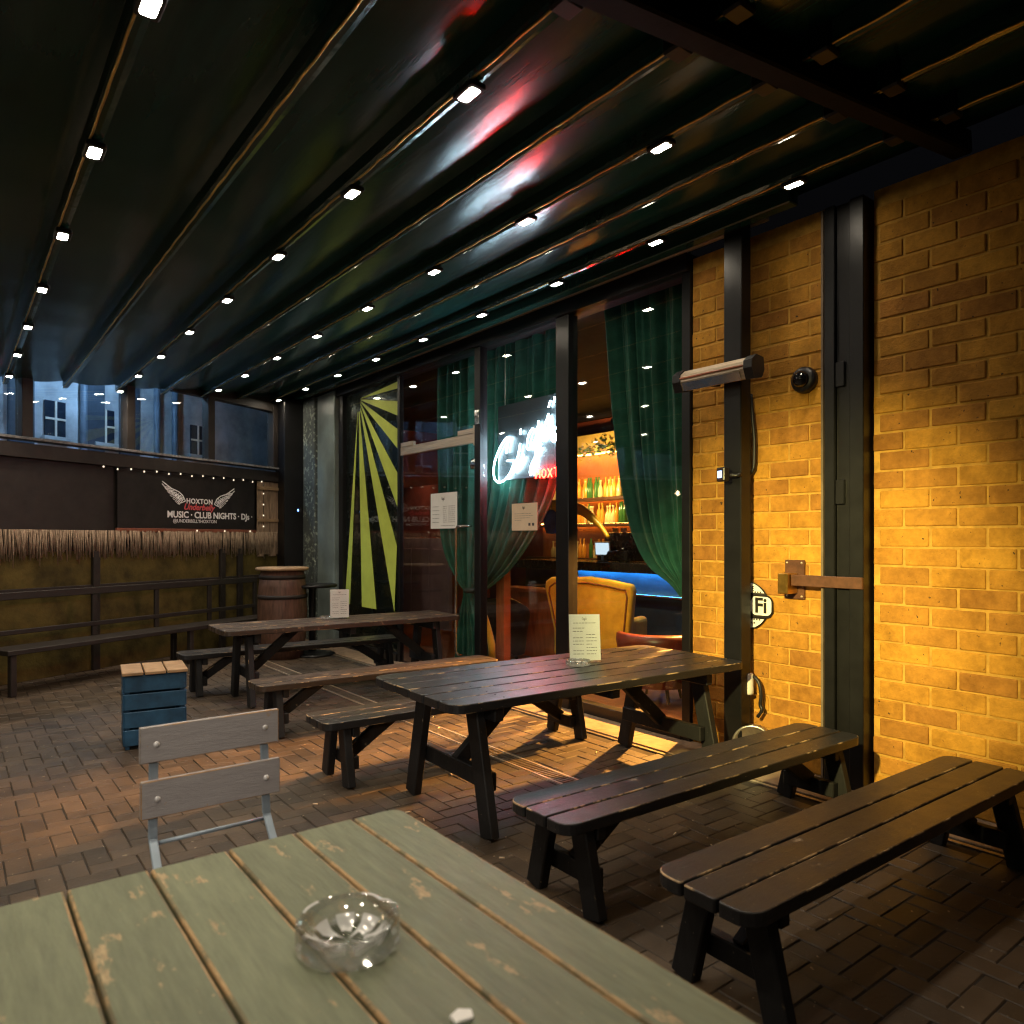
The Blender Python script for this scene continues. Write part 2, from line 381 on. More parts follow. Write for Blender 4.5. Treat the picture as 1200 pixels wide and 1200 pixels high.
# ------------------------------------------------------------------ ground
g = MB(); g.add([(-150, -150, -.0055), (150, -150, -.0055), (150, 150, -.0055), (-150, 150, -.0055)], [(0, 1, 2, 3)])
structure(g.build('ground', GROUND))
pv = MB(); U = .108
i0, i1, j0, j1 = int(-3.5/U), int(4.2/U), int(-.5/U), int(12.2/U)
def paver(x0, y0, x1, y1):
    gq, c = .002, .004; x0 += gq; y0 += gq; x1 -= gq; y1 -= gq
    z = random.uniform(-.002, .0005); tx = random.uniform(-.003, .003); ty = random.uniform(-.003, .003)
    def zz(x, y): return z+tx*(x-x0)/.2+ty*(y-y0)/.2
    b = [(x0, y0), (x1, y0), (x1, y1), (x0, y1)]; t = [(x0+c, y0+c), (x1-c, y0+c), (x1-c, y1-c), (x0+c, y1-c)]
    vs = [(x, y, -.012) for x, y in b]+[(x, y, zz(x, y)-.004) for x, y in b]+[(x, y, zz(x, y)) for x, y in t]
    fs = [(8, 9, 10, 11)]
    for k in range(4):
        n = (k+1) % 4; fs += [(k, n, 4+n, 4+k), (4+k, 4+n, 8+n, 8+k)]
    pv.add(vs, fs)
for i in range(i0, i1):
    for j in range(j0, j1):
        w = (i-j) % 4; x, y = i*U, j*U
        if y > far_y(x)+.6: continue
        if w not in (0, 3): continue
        xe, ye_ = (x+2*U, y+U) if w == 0 else (x+U, y+2*U)
        for lo, hi in (((-99, 3.163), (3.317, 4.19)) if ye_ > 3.36 and y < 10.08 else ((-99, 4.19),)):            # cut to fit along the drain
            a_, b_ = max(x, lo), min(xe, hi)
            if b_-a_ > .02: paver(a_, y, b_, ye_)
structure(pv.build('paving', PAVER))
th = MB()
for k in range(12): th.box((4.46, .6+k*1.0, -.004), (.40, .992, .016), bev=.004)
structure(th.build('stone_threshold', STONE))
dr = thing('drain_channel', 'long slotted steel drain channel set into the brown paving', 'drain', (3.24, 6.72, 0))
d1 = MB()
for k in range(300):
    y = -3.35+k*.031
    if y < 3.35: d1.box((0, y, -.003), (.11, .014, .008))
d1.build('grate', GALVLINE, dr)
for s in (-1, 1): MB().box((s*.068, 0, -.002), (.016, 6.72, .012), bev=.002).build('edge_rail', STEEL, dr)
MB().box((0, 0, -.0215), (.12, 6.72, .03)).build('gutter', RUBBER, dr)
st = MB().box((4.205, 6.2, -.001), (.03, 11.2, .014), bev=.002).build('floor_trim_strip', GALVLINE)
tag(st, 'thin metal trim strip in the floor along the shop front', 'floor trim')

# ------------------------------------------------------------------ picnic furniture
def leg(mb, top, bot, w=.115, d=.055):
    mb.bar(top, bot, d, w, up=(0, 1, 0), bev=.006, emi=1)
def make_table(L, Wd, H, label, loc, rz, group, wood=None):
    t = thing('picnic_table', label, 'table', loc, rz, group)
    top = MB(); n = 6; pw = Wd/n; hl = L/2
    for k in range(n):
        y0 = -Wd/2+k*pw+.006; y1 = -Wd/2+(k+1)*pw-.006; rr = .09
        r = [rr if k == 0 else .012, rr if k == 0 else .012, rr if k == n-1 else .012, rr if k == n-1 else .012]
        top.prism(rounded(-hl+random.uniform(-.004, .004), hl, y0, y1, r), H-.05, H+random.uniform(-.0015, .0015), bev=.0055, seg=2, mi=0, emi=1)
    top.build('table_top', [wood or BLACKWOOD, BLACKEDGE], t)
    for sx in (-1, 1):
        for k in range(n):
            for q in (-.5, .5): b = MB(); b.lathe([(0, 0), (.006, 0), (.005, .0016), (0, .002)], 8, c=(sx*(hl-.33), -Wd/2+(k+.5+q*.5)*pw, H+.0008)); b.build('screw', FRAMEBLACK, t)
    for sx in (-1, 1):
        x = sx*(hl-.26)
        b = MB(); b.box((x-sx*.06, 0, H-.095), (.06, Wd*.86, .085), bev=.006, emi=1); b.build('batten', [BLACKLEG, LEGEDGE], t)
        for sy in (-1, 1):
            m = MB(); leg(m, (x, sy*Wd*.27, H-.053), (x, sy*Wd*.43, 0)); m.build('leg', [BLACKLEG, LEGEDGE], t)
        c = MB(); c.box((x-sx*.058, 0, .27), (.055, Wd*.74, .10), bev=.006, emi=1); c.build('crossbar', [BLACKLEG, LEGEDGE], t)
        c = MB(); c.bar((x-sx*.06, 0, .29), (x-sx*.52, 0, H-.06), .05, .09, up=(0, 0, 1), bev=.006, emi=1); c.build('brace', [BLACKLEG, LEGEDGE], t)
    b = MB(); b.box((0, 0, H-.085), (.07, Wd*.86, .068), bev=.006); b.build('batten', [BLACKLEG, LEGEDGE], t)
    return t
def make_bench(L, Wd, H, label, loc, rz, group, wood=None):
    t = thing('bench', label, 'bench', loc, rz, group)
    top = MB(); n = 3; pw = Wd/n; hl = L/2
    for k in range(n):
        y0 = -Wd/2+k*pw+.005; y1 = -Wd/2+(k+1)*pw-.005; rr = .075
        r = [rr if k == 0 else .012, rr if k == 0 else .012, rr if k == n-1 else .012, rr if k == n-1 else .012]
        top.prism(rounded(-hl, hl, y0, y1, r), H-.05, H+random.uniform(-.0015, .0015), bev=.0055, seg=2, mi=0, emi=1)
    top.build('seat', [wood or BLACKWOOD, BLACKEDGE], t)
    for sx in (-1, 1):
        x = sx*(hl-.17)
        for sy in (-1, 1):
            m = MB(); leg(m, (x, sy*Wd*.25, H-.053), (x, sy*Wd*.46, 0), .10, .055); m.build('leg', [BLACKLEG, LEGEDGE], t)
        c = MB(); c.box((x-sx*.057, 0, .14), (.05, Wd*.76, .085), bev=.005, emi=1)
        c.build('crossbar', [BLACKLEG, LEGEDGE], t)
        c = MB(); c.bar((x-sx*.06, 0, .16), (x-sx*.40, 0, H-.05), .05, .085, up=(0, 0, 1), bev=.005, emi=1); c.build('brace', [BLACKLEG, LEGEDGE], t)
        c = MB(); c.box((x-sx*.058, 0, H-.085), (.05, Wd*.82, .066), bev=.005, emi=1); c.build('batten', [BLACKLEG, LEGEDGE], t)
    return t
GT = 'black slatted picnic tables'; GB = 'black slatted picnic benches'
make_table(2.35, 1.02, .75, 'black slatted picnic table with rounded corners beside the brick pillar', (3.225, 3.575, 0), R(-2.3), GT)
T2 = make_table(2.55, .74, .74, 'dark picnic table in front of the lime sunburst window', (3.31, 7.27, 0), R(-3), GT, BROWNTOP)
make_bench(2.32, .43, .43, 'black bench on the near side of the table by the brick pillar', (3.15, 2.41, 0), R(-1), GB)
make_bench(2.32, .43, .43, 'black bench nearest the camera with worn rounded end', (3.13, 1.53, 0), R(-1), GB)
make_bench(2.3, .40, .43, 'black bench on the far side of the table by the brick pillar', (3.03, 4.52, 0), R(-2), GB)
make_bench(2.3, .38, .43, 'worn brown topped bench on the near side of the table by the sunburst', (3.10, 5.93, 0), R(-2.5), GB, BROWNTOP)
make_bench(2.45, .38, .43, 'dark bench on the far side of the table by the sunburst', (3.08, 7.92, 0), R(-3), GB)

# green foreground table, boards running along the shop front direction
rl = random.Random(31); lit0 = None
for k in range(26):
    p = (rl.uniform(1.2, 4.0), rl.uniform(1.9, 7.0), .004)
    if lit0 is None: m = MB(); m.tube([(-.014, 0, 0), (.014, 0, .001)], .004, 7); lit0 = o_ = m.build('cigarette_end', PAPERWARM, loc=p)
    else: o_ = lit0.copy(); COL.objects.link(o_); o_.location = p
    o_.rotation_euler = (0, 0, rl.uniform(0, 3)); tag(o_, 'tiny pale cigarette end lying on the brown paving', 'cigarette end', 'cigarette ends on the paving')
ft = thing('garden_table', 'sage green plank table with worn tan edges in the foreground', 'table', (.585, 1.03, 0))
b = MB(); ws = [-.535, -.36, -.175, .02, .208, .388, .548]
for k in range(6):
    x0, x1 = ws[k]+.003, ws[k+1]-.003
    b.prism(rounded(x0, x1, -1.03, 1.035+random.uniform(-.003, .003), [.01, .01, .045 if k == 5 else .008, .045 if k == 0 else .008]), .71, .75+random.uniform(-.001, .001), bev=.020 if k == 5 else .0075, seg=2, emi=1)
b.build('table_top', [GREENWOOD, GREENEDGE], ft)
for sx in (-1, 1):
    for sy in (-1, 1):
        m = MB(); m.box((sx*.45, sy*.88, .342), (.08, .08, .684), bev=.006, emi=1); m.build('leg', [GREENWOOD, GREENEDGE], ft)
for sy in (-1, 1):
    m = MB(); m.box((0, sy*.88, .66), (.81, .04, .09), bev=.004); m.build('apron', [GREENWOOD, GREENEDGE], ft)

# grey folding chair
ch = thing('folding_chair', 'grey slatted folding chair with pale blue metal frame behind the green table', 'chair', (.79, 2.62, 0))
def slat(mb, c, s): mb.box(c, s, bev=.004, seg=2, emi=1)
for z0, z1, yy in ((.795, .925, .26), (.60, .735, .245)):
    m = MB(); slat(m, (0, yy, (z0+z1)/2), (.50, .022, z1-z0)); sl = m.build('back_slat', [GREYSLAT, GREYEDGE], ch)
    for sx in (-1, 1):
        q = MB(); q.lathe([(.0, .0), (.011, .0), (.010, .003), (.006, .006), (0, .0065)], 12, M=Matrix.Translation((sx*.195, yy-.011, (z0+z1)/2)) @ Matrix.Rotation(R(90), 4, 'X')); q.build('bolt', simple('zinc bolt', (.75, .74, .74), .45, .3), sl)
for sx in (-1, 1):
    m = MB(); m.bar((sx*.198, .279, .90), (sx*.205, .262, .52), .032, .012, up=(0, 1, 0)); m.bar((sx*.205, .262, .52), (sx*.21, -.22, .01), .03, .012, up=(0, 1, 0)); m.build('back_frame', CHAIRMETAL, ch)
    m = MB(); m.bar((sx*.17, -.17, .44), (sx*.17, .30, .01), .03, .012, up=(0, 1, 0)); m.build('rear_leg', CHAIRMETAL, ch)
for q in ([(-.205, .262, .50), (.205, .262, .50)], [(-.2, -.05, .16), (.2, -.05, .16)]): m = MB(); m.tube(q, .008); m.build('tie_rod', CHAIRMETAL, ch)
m = MB()
for k in range(4): slat(m, (0, -.24+k*.08, .425), (.40, .068, .02))
m.build('seat', [GREYSLAT, GREYEDGE], ch)

# ------------------------------------------------------------------ ashtrays and menus
def ashtray(r, h, label, loc, rz=0):
    pr = [(r*.90, 0), (r*.98, h*.12), (r, h*.5), (r*.985, h*.96), (r*.96, h), (r*.90, h*.985), (r*.85, h*.93), (r*.66, h*.55), (r*.50, h*.27), (r*.3, h*.22), (.0, h*.21)]
    m = MB(); n = 64; vs = []
    for k, (rr, z) in enumerate(pr):
        for j in range(n):
            a = 2*PI*j/n
            fac = 1+.008*math.cos(16*a) if k < 2 else 1
            zz = z-(h*.10*max(0, math.cos(3*a))**14 if 2 < k < 7 else 0)+(h*.03*math.cos(7*a+.6*k) if k in (8, 9) else 0)
            vs.append((rr*fac*math.cos(a), rr*fac*math.sin(a), zz))
    fs = [(i*n+j, i*n+(j+1) % n, (i+1)*n+(j+1) % n, (i+1)*n+j) for i in range(len(pr)-1) for j in range(n)]
    mis = [1 if (i in (7, 8) and (j//3) % 3 != 1) or (i == 0 and (j//2) % 2) or (i == 4 and (j//5) % 3 == 0) or (i == 9 and j % 16 < 3) else 0 for i in range(len(pr)-1) for j in range(n)]+[0]  # whitish segments paint bright glints into the rim and inner floor
    fs.append(tuple(range(n))[::-1]); m.add(vs, fs, 0, True, mis)
    m.s[-1] = False
    o = m.build('ashtray', [ASHGLASS, ASHGLINT], loc=loc, rz=rz); return tag(o, label, 'ashtray', 'round glass ashtrays')
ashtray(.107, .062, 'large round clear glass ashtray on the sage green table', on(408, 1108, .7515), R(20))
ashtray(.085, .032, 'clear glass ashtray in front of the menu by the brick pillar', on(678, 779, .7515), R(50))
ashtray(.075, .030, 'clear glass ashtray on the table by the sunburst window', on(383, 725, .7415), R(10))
sc = MB(); sc.prism([(-.02, -.012), (.014, -.018), (.024, .004), (.004, .02), (-.018, .012)], 0, .008, bev=.002)
tag(sc.build('paper_scrap', PAPER, loc=on(541, 1194, .7505)), 'small pale paper scrap near the edge of the green table', 'paper')

SCRIPT = [[(.95, 1.55), (.80, 1.85), (.5, 1.8), (.15, 1.2), (.0, .5), (.2, .05), (.6, .15), (.95, .7), (1.0, .95), (.65, .85)],
          [(1.0, .95), (.95, .3), (1.1, -.05), (1.3, .3), (1.45, .95), (1.35, .3), (1.5, .05), (1.7, .4)],
          [(2.25, .95), (1.95, 1.0), (1.75, .5), (1.9, .1), (2.15, .4), (2.28, .95), (2.15, -.2), (1.9, -.9), (1.6, -.8), (1.9, -.25), (2.5, .4)],
          [(2.5, .4), (2.62, .95), (2.52, .3), (2.68, .05), (2.9, .4)],
          [(2.95, 2.0), (2.88, 1.6)],
          [(3.55, 1.1), (3.3, 1.2), (3.15, .95), (3.45, .55), (3.3, .05), (3.0, .1)],
          [(1.5, 1.35), (1.5, 1.45)], [(2.68, 1.35), (2.68, 1.45)]]
def smooth_path(p, n=4):
    p = [Vector(q) for q in p]
    if len(p) < 3: return p
    out = []
    for i in range(len(p)-1):
        a = p[max(0, i-1)]; b = p[i]; c = p[i+1]; d = p[min(len(p)-1, i+2)]
        for k in range(n):
            t = k/n; out.append(.5*((2*b)+(c-a)*t+(2*a-5*b+4*c-d)*t*t+(3*b-a-3*c+d)*t**3))
    out.append(p[-1]); return out
def script_title(mb, cx, cy, h, z):
    s = h/2.9
    for st_ in SCRIPT:
        mb.tube([(cx+(x-1.75)*s, cy+(y-.5)*s, z) for x, y in [tuple(q) for q in smooth_path([Vector((a, b_, 0)) for a, b_ in st_])] for x, y in [(x, y)]] if False else [Vector((cx+(q.x-1.75)*s, cy+(q.y-.5)*s, z)) for q in smooth_path([Vector((a, b_, 0)) for a, b_ in st_], 3)], h*.028, 5)
def sheet_lines(mb, w, h, rows, seed, z=.0012):
    rnd = random.Random(seed)
    for (x0, x1, y) in rows:
        x = x0
        while x < x1-.004:
            L = min(rnd.uniform(.008, .026)*(w/.22), x1-x); mb.box((x+L/2, y, z), (L, h*.011, .0006)); x += L+.005*(w/.22)
def menu(label, loc, rz, w, h, tilt, seed):
    t = thing('menu_stand', label, 'menu', loc, rz, 'drink menus in clear stands')
    TM = Matrix.Translation((0, 0, .012)) @ Matrix.Rotation(R(90)-tilt, 4, 'X') @ Matrix.Translation((0, h/2, 0))
    m = MB(); m.box((0, 0, 0), (w, h, .0012), M=TM); card = m.build('menu_card', PAPER, t)
    k = MB(); script_title(k, 0, h*.40, h*.085, .0012)
    rows = [(-w*.36, w*.36, h*.31)]
    for j in range(9):
        if j not in (2, 6): rows.append((-w*.38, -w*.38+w*(.34 if j else .4), h*(.2-.07*j)))
        if j > 1: rows.append((w*.05, w*(.38 if j != 5 else .26), h*(.2-.07*j)))
    sheet_lines(k, w, h, rows, seed)
    k2 = MB(); k2.v = [tuple(TM @ Vector(p)) for p in k.v]; k2.f = k.f; k2.m = k.m; k2.s = k.s
    k2.build('print', INK, card)
    a = MB(); a.box((0, 0, .004), (w+.008, h+.008, .003), M=TM, bev=.001); a.box((0, .01, .006), (w+.008, .085, .006), bev=.001); a.build('clear_holder', ACRYLIC, t)
menu('white drinks menu in clear stand on the table by the brick pillar', on(686, 776, .752), R(-33), .215, .315, R(9), 3)
menu('small white drinks menu on the table by the sunburst window', on(398, 725, .7425), R(-22), .195, .30, R(4), 5)

# ------------------------------------------------------------------ brick piers
def brick_pier(name, label, y0, y1, z1, ends=True):
    t = thing(name, label, 'brick pillar', (XW, y0, 0))
    m = MB(); m.box((.129, (y1-y0)/2, z1/2), (.25, y1-y0-.004, z1)); m.build('mortar', MORTARJ, t)
    b_ = MB(); hC = .119; L = .305; gap = .011; w = y1-y0
    for r in range(int(z1/hC)):
        z = r*hC; y = -(L/2 if r % 2 else 0)-.02
        while y < w:
            a = max(0, y); c = min(w, y+L-gap)
            # an occasional snapped header
            if c-a > .05:
                d = random.uniform(-.003, .003)
                b_.box((.011+d, (a+c)/2, z+hC/2+random.uniform(-.002, .002)), (.03, c-a-random.uniform(0, .006), hC-gap+random.uniform(-.006, .003)), bev=.007, seg=2)
            y += L
    b_.build('brickwork', BRICK, t); return t
brick_pier('brick_pillar', 'yellow stock brick pillar with wifi sign behind the black post', 2.60, 3.715, 3.80)
brick_pier('brick_pillar', 'yellow stock brick pier right of the black door frame', .3, 2.29, 3.80)
pt = MB(); pt.box((4.51, 3.2035, 1.93), (.12, .147, 3.86), bev=.006)
pp = thing('steel_post', 'square black steel post standing in front of the brick pillar', 'post', (0, 0, 0))
pt.build('shaft', FRAMEBLACK, pp); q = MB(); q.box((4.51, 3.2035, .008), (.19, .21, .016), bev=.003); q.build('base_plate', FRAMEBLACK, pp)
df = thing('door_frame', 'tall black steel door frame right of the wifi brick pillar', 'door frame', (4.62, 2.445, 0))
m = MB(); m.box((0, .085, 1.88), (.14, .07, 3.76), bev=.004); m.box((.02, 0, 1.88), (.12, .10, 3.76), bev=.004); m.box((0, -.095, 1.88), (.14, .09, 3.76), bev=.004); m.build('jamb', FRAMEBLACK, df)
m = MB(); m.box((.0, .146, 1.88), (.10, .016, 3.76), bev=.002); m.build('edge_trim', simple('pale sealant', (.17, .13, .09), .6, 0, .3), df)
m = MB()
for z in (2.66, 1.9): m.box((-.05, .02, z), (.02, .06, .16), bev=.004)
m.build('hinge', FRAMEBLACK, df)

# ------------------------------------------------------------------ shop front
sf = thing('shop_front', 'black framed glass shop front with glass door and lime sunburst pane', 'shop front', (XW, 3.7, 0))
SFO = Vector((XW, 3.7, 0))
def sfb(name, y0, y1, z0, z1, x0, x1, mat, bev=.004):
    m = MB(); m.box(((x0+x1)/2-SFO.x, (y0+y1)/2-SFO.y, (z0+z1)/2), (x1-x0, y1-y0, z1-z0), bev=bev); return m.build(name, mat, sf)
sfb('jamb', 3.718, 3.80, 0, 3.70, 4.62, 4.74, FRAMEBLACK)
sfb('mullion', 5.12, 5.30, 0, 3.70, 4.60, 4.72, FRAMEBLACK)
sfb('mullion', 6.57, 6.68, 0, 3.70, 4.61, 4.71, FRAMEBLACK)
sfb('mullion', 8.405, 8.47, 0, 3.70, 4.63, 4.69, FRAMEBLACK)
sfb('mullion', 10.07, 10.20, 0, 3.70, 4.60, 4.72, FRAMEBLACK)
sfb('header', 3.718, 11.9, 3.703, 3.84, 4.58, 4.80, FRAMEBLACK)
sfb('header_lip', 3.0, 11.9, 3.843, 3.868, 4.56, 4.60, STEEL, .002)
sfb('sill', 3.80, 5.12, 0, .10, 4.61, 4.72, FRAMEBLACK)
sfb('sill', 5.30, 6.57, 0, .10, 4.61, 4.72, FRAMEBLACK)
sfb('sill', 8.47, 10.07, 0, .10, 4.61, 4.72, FRAMEBLACK)
sfb('window_pane', 3.802, 5.118, .102, 3.70, 4.655, 4.663, CLEAR, 0)
sfb('window_pane', 5.302, 6.568, .102, 3.70, 4.655, 4.663, CLEAR, 0)
sfb('window_pane', 8.472, 10.068, .102, 3.70, 4.655, 4.663, CLEAR, 0)
sfb('transom_pane', 6.682, 8.403, 2.80, 3.70, 4.655, 4.663, CLEAR, 0)
door = sfb('glass_door', 6.70, 8.395, .02, 2.655, 4.653, 4.663, CLEAR, 0)
def door_part(name, mb, mat):
    o = mb.build(name, mat, door); return o
def rel(v): return (v[0]-SFO.x, v[1]-SFO.y, v[2])
m = MB(); m.box(rel((4.655, 7.53, 2.72)), (.045, 1.72, .105), bev=.003); m.box(rel((4.65, 6.86, 2.80)), (.05, .36, .055), bev=.003); m.box(rel((4.65, 8.22, 2.80)), (.05, .30, .055), bev=.003)
m.box(rel((4.65, 6.70, 2.745)), (.055, .05, .22), bev=.003); door_part('patch_rail', m, STEEL)
m = MB(); m.tube([rel(p) for p in ((4.65, 6.80, 1.74), (4.60, 6.80, 1.74), (4.575, 6.81, 1.74), (4.57, 6.96, 1.735), (4.57, 6.985, 1.70), (4.57, 6.99, 1.0), (4.57, 6.99, .32), (4.60, 6.985, .28), (4.652, 6.98, .27))], .015, 10); door_part('handle', m, CHROME)
m = MB(); m.lathe([(0, 0), (.06, 0), (.06, .012), (.045, .02), (0, .022)], 20, M=wallM(rel((4.652, 6.755, 2.43)))); door_part('lock_disc', m, CHROME)
m = MB(); m.box(rel((4.60, 6.60, 2.93)), (.03, .08, .16), bev=.004); m.box(rel((4.58, 6.60, 2.96)), (.03, .045, .06), bev=.004); m.build('bracket', CHROME, sf)
# sunburst film inside the pane
bf = sfb('backing_film', 8.474, 10.066, .104, 3.698, 4.668, 4.672, BACKFILM, 0)
sun_c = at(420, 468, 4.6525)
rays = [((466, 447), (466, 455)), ((466, 470), (466, 487)), ((466, 503), (466, 526)), ((466, 555), (466, 595)), ((465, 640), (462, 717)), ((441, 714), (424, 711)), ((410, 708), (404, 708))]
m = MB()
for a_, b_ in rays:
    A = at(*a_, 4.6525); B = at(*b_, 4.6525); c = Vector((4.6525, sun_c.y, sun_c.z))
    a0 = c+(A-c)*.06; b0 = c+(B-c)*.06
    m.add([Vector(rel(p)) for p in (a0, A, B, b0)]+[Vector(rel(p))+Vector((.0015, 0, 0)) for p in (a0, A, B, b0)],
          [(0, 1, 2, 3), (7, 6, 5, 4), (0, 4, 5, 1), (1, 5, 6, 2), (2, 6, 7, 3), (3, 7, 4, 0)])
m.build('sunburst_ray', STARGREEN, sf)
# notices on the glass
def notice(label, c, w, h, mat, seed, dense):
    t = thing('notice_sheet', label, 'notice', c); W = wallM((0, 0, 0))
    m = MB(); m.box((0, 0, .002), (w, h, .0012), M=W); s_ = m.build('sheet', mat, t)
    k = MB(); script_title(k, -.01, h*.33, h*.13, .0035)
    rows = []
    if dense:
        for j in range(9):
            rows += [(-w*.42, -w*.18, h*(.12-.055*j)), (-w*.02, w*.12, h*(.12-.055*j)), (w*.18, w*.42, h*(.12-.055*j))][(j % 2):]
        rows.append((-w*.1, w*.42, -h*.42))
    else:
        rows = [(-w*.38, w*.25, h*.12), (-w*.38, w*.32, h*.04), (-w*.38, w*.2, -.04*h), (-w*.38, -.1*w, -.12*h)]
        k.box((w*.2, -h*.28, .0035), (w*.08, h*.10, .0006)); k.box((w*.34, -h*.28, .0035), (w*.08, h*.10, .0006))
    sheet_lines(k, w, h, rows, seed, .0032)
    k2 = MB(); k2.v = [tuple(W @ Vector(p)) for p in k.v]; k2.f = k.f; k2.m = k.m; k2.s = k.s; k2.build('print', INK, s_)
pA, pB = at(504, 580, 4.65), at(537, 618, 4.65); notice('white notice sheet taped to the glass door', (pA+pB)/2, abs(pA.y-pB.y)-.04, abs(pA.z-pB.z)+.02, PAPER, 8, True)
pA, pB = at(600, 590, 4.652), at(630, 622, 4.652); notice('square cream notice on the window below the neon sign', (pA+pB)/2, abs(pA.y-pB.y), abs(pA.z-pB.z)-.01, PAPERWARM, 9, False)
# grey column beyond the sunburst pane, black corner post
cl = thing('column', 'grey mottled column left of the lime sunburst pane', 'column', (4.6, 10.9, 0))
m = MB(); m.box((.1, -.33, 1.9), (.3, .62, 3.8), bev=.01); m.build('smooth_face', COLPLAIN, cl)
m = MB(); m.box((.08, .23, 1.9), (.34, .46, 3.8), bev=.01); m.build('mottled_face', COLUMN, cl)
m = MB(); m.box((4.38, 11.55, 1.9), (.36, .40, 3.8), bev=.01); tag(m.build('corner_post', FRAMEBLACK), 'wide black corner post between far partition and grey column', 'post')
m = MB(); m.box((0, 0, 0), (.04, .05, .05), bev=.005); lt = m.build('indicator_lamp', RUBBER, loc=at(351, 598, 4.18)); tag(lt, 'tiny blue indicator lamp on the black corner post', 'lamp')
m = MB(); m.box((-.022, 0, 0), (.006, .03, .03)); m.build('lens', glow('blue indicator', (.1, .25, 1), 12), lt)

# ------------------------------------------------------------------ things on the brick pillar
ht = thing('patio_heater', 'silver infrared heater with black end caps mounted on the steel post', 'heater', (4.40, 3.06, 2.66))
h0 = at(797, 450, 4.38); h1 = at(889, 433, 4.38)
hl = (h0.y-h1.y); hc = (h0+h1)/2; ht.location = hc
prof = [(.0, .075), (.05, .07), (.075, .03), (.078, -.02), (.06, -.062)]
def heater_sec(y): return [(.045, y, .075), (-.03, y, .085), (-.075, y, .05), (-.078, y, -.0), (-.05, y, -.065), (.03, y, -.05), (.055, y, 0)]
def loft(a, b): 
    n = len(a); return a+b, [(i, (i+1) % n, n+(i+1) % n, n+i) for i in range(n)]+[tuple(range(n)), tuple(range(n, 2*n))[::-1]]
m = MB(); m.add(*loft(heater_sec(-hl/2+.06), heater_sec(hl/2-.06))); m.build('housing', STEEL, ht)
m = MB(); m.add(*loft([(x*1.02-.004, y, z*1.0) for x, y, z in ((-.07, -hl/2+.10, -.012), (-.045, -hl/2+.10, -.06), (-.05, -hl/2+.10, -.068), (-.079, -hl/2+.10, -.012))], [(x*1.02-.004, y, z) for x, y, z in ((-.07, hl/2-.08, -.012), (-.045, hl/2-.08, -.06), (-.05, hl/2-.08, -.068), (-.079, hl/2-.08, -.012))])); m.build('reflector', CHROME, ht)
m = MB(); m.tube([(-.085, -hl/2+.07, .022), (-.085, hl/2-.07, .022)], .008, 8); m.build('element', simple('quartz tube', (.5, .2, .12), .2, 0, .6), ht)
for s in (-1, 1):
    y = s*(hl/2-.03); m = MB(); a_ = [(x*1.12, y-.035, z*1.12) for x, _, z in heater_sec(0)]; c_ = [(x*1.08, y+.035, z*1.08) for x, _, z in heater_sec(0)]
    m.add(*loft(a_, c_)); m.build('end_cap', RUBBER, ht)
m = MB(); m.box((.06, .06, 0), (.06, .05, .10), bev=.004); m.build('bracket', RUBBER, ht)
dm = thing('security_camera', 'small black dome security camera on the yellow brick pillar', 'security camera', at(945, 446, 4.648))
W0 = wallM((0, 0, 0))
m = MB(); m.lathe([(0, 0), (.086, 0), (.09, .02), (.088, .045), (.078, .06), (.05, .066)], 28, M=W0); m.build('base', RUBBER, dm)
m = MB(); m.lathe([(.058, .055), (.056, .08), (.044, .103), (.025, .116), (0, .121)], 28, M=W0); m.build('dome', simple('smoked dome', (.006, .006, .008), .06, 0, .8, .1), dm)
fl = thing('floodlight', 'small square cold blue floodlight clamped to the black steel post', 'floodlight', at(847, 556, 4.36))
Mf = Matrix.Rotation(R(-18), 4, 'Z')
m = MB(); m.box((0, 0, 0), (.05, .09, .10), M=Mf, bev=.008); m.build('housing', RUBBER, fl)
m = MB(); m.box((-.027, 0, .0), (.006, .045, .05), M=Mf, bev=.002); m.build('lens', FLOODLENS, fl)
m = MB(); m.tube([(.02, -.03, -.005), (.06, -.07, -.01), (.07, -.10, .0)], .014, 8); m.build('bracket', RUBBER, fl)
cb = MB(); cb.tube(smooth_path([at(px_, py_, 4.60) for px_, py_ in ((856, 557), (868, 558), (878, 556), (883, 549), (884, 535), (884, 512), (882, 490), (880, 462))]), .013, 8)
tag(cb.build('cable', RUBBER), 'black cable looping from the floodlight up the brick pillar', 'cable')
lk = thing('door_bolt', 'brown steel bar and brass padlock bolted across the black door frame', 'bolt', at(932, 679, 4.64))
m = MB(); m.box((-.002, .0, 0), (.02, .145, .27), bev=.003); m.build('back_plate', BROWNSTEEL, lk)
m = MB(); m.box((-.075, .012, -.025), (.13, .075, .14), bev=.006); m.build('lock_body', BRASS, lk)
m = MB(); m.box((-.094, -.275, .0), (.02, .49, .075), bev=.003); m.build('bar', BROWNSTEEL, lk)
m = MB()
for dy in (-.055, .055):
    for dz in (-.115, .115): m.lathe([(0, 0), (.009, 0), (.007, .005), (0, .006)], 8, M=wallM((-.012, dy, dz)))
m.build('bolt', STEEL, lk)
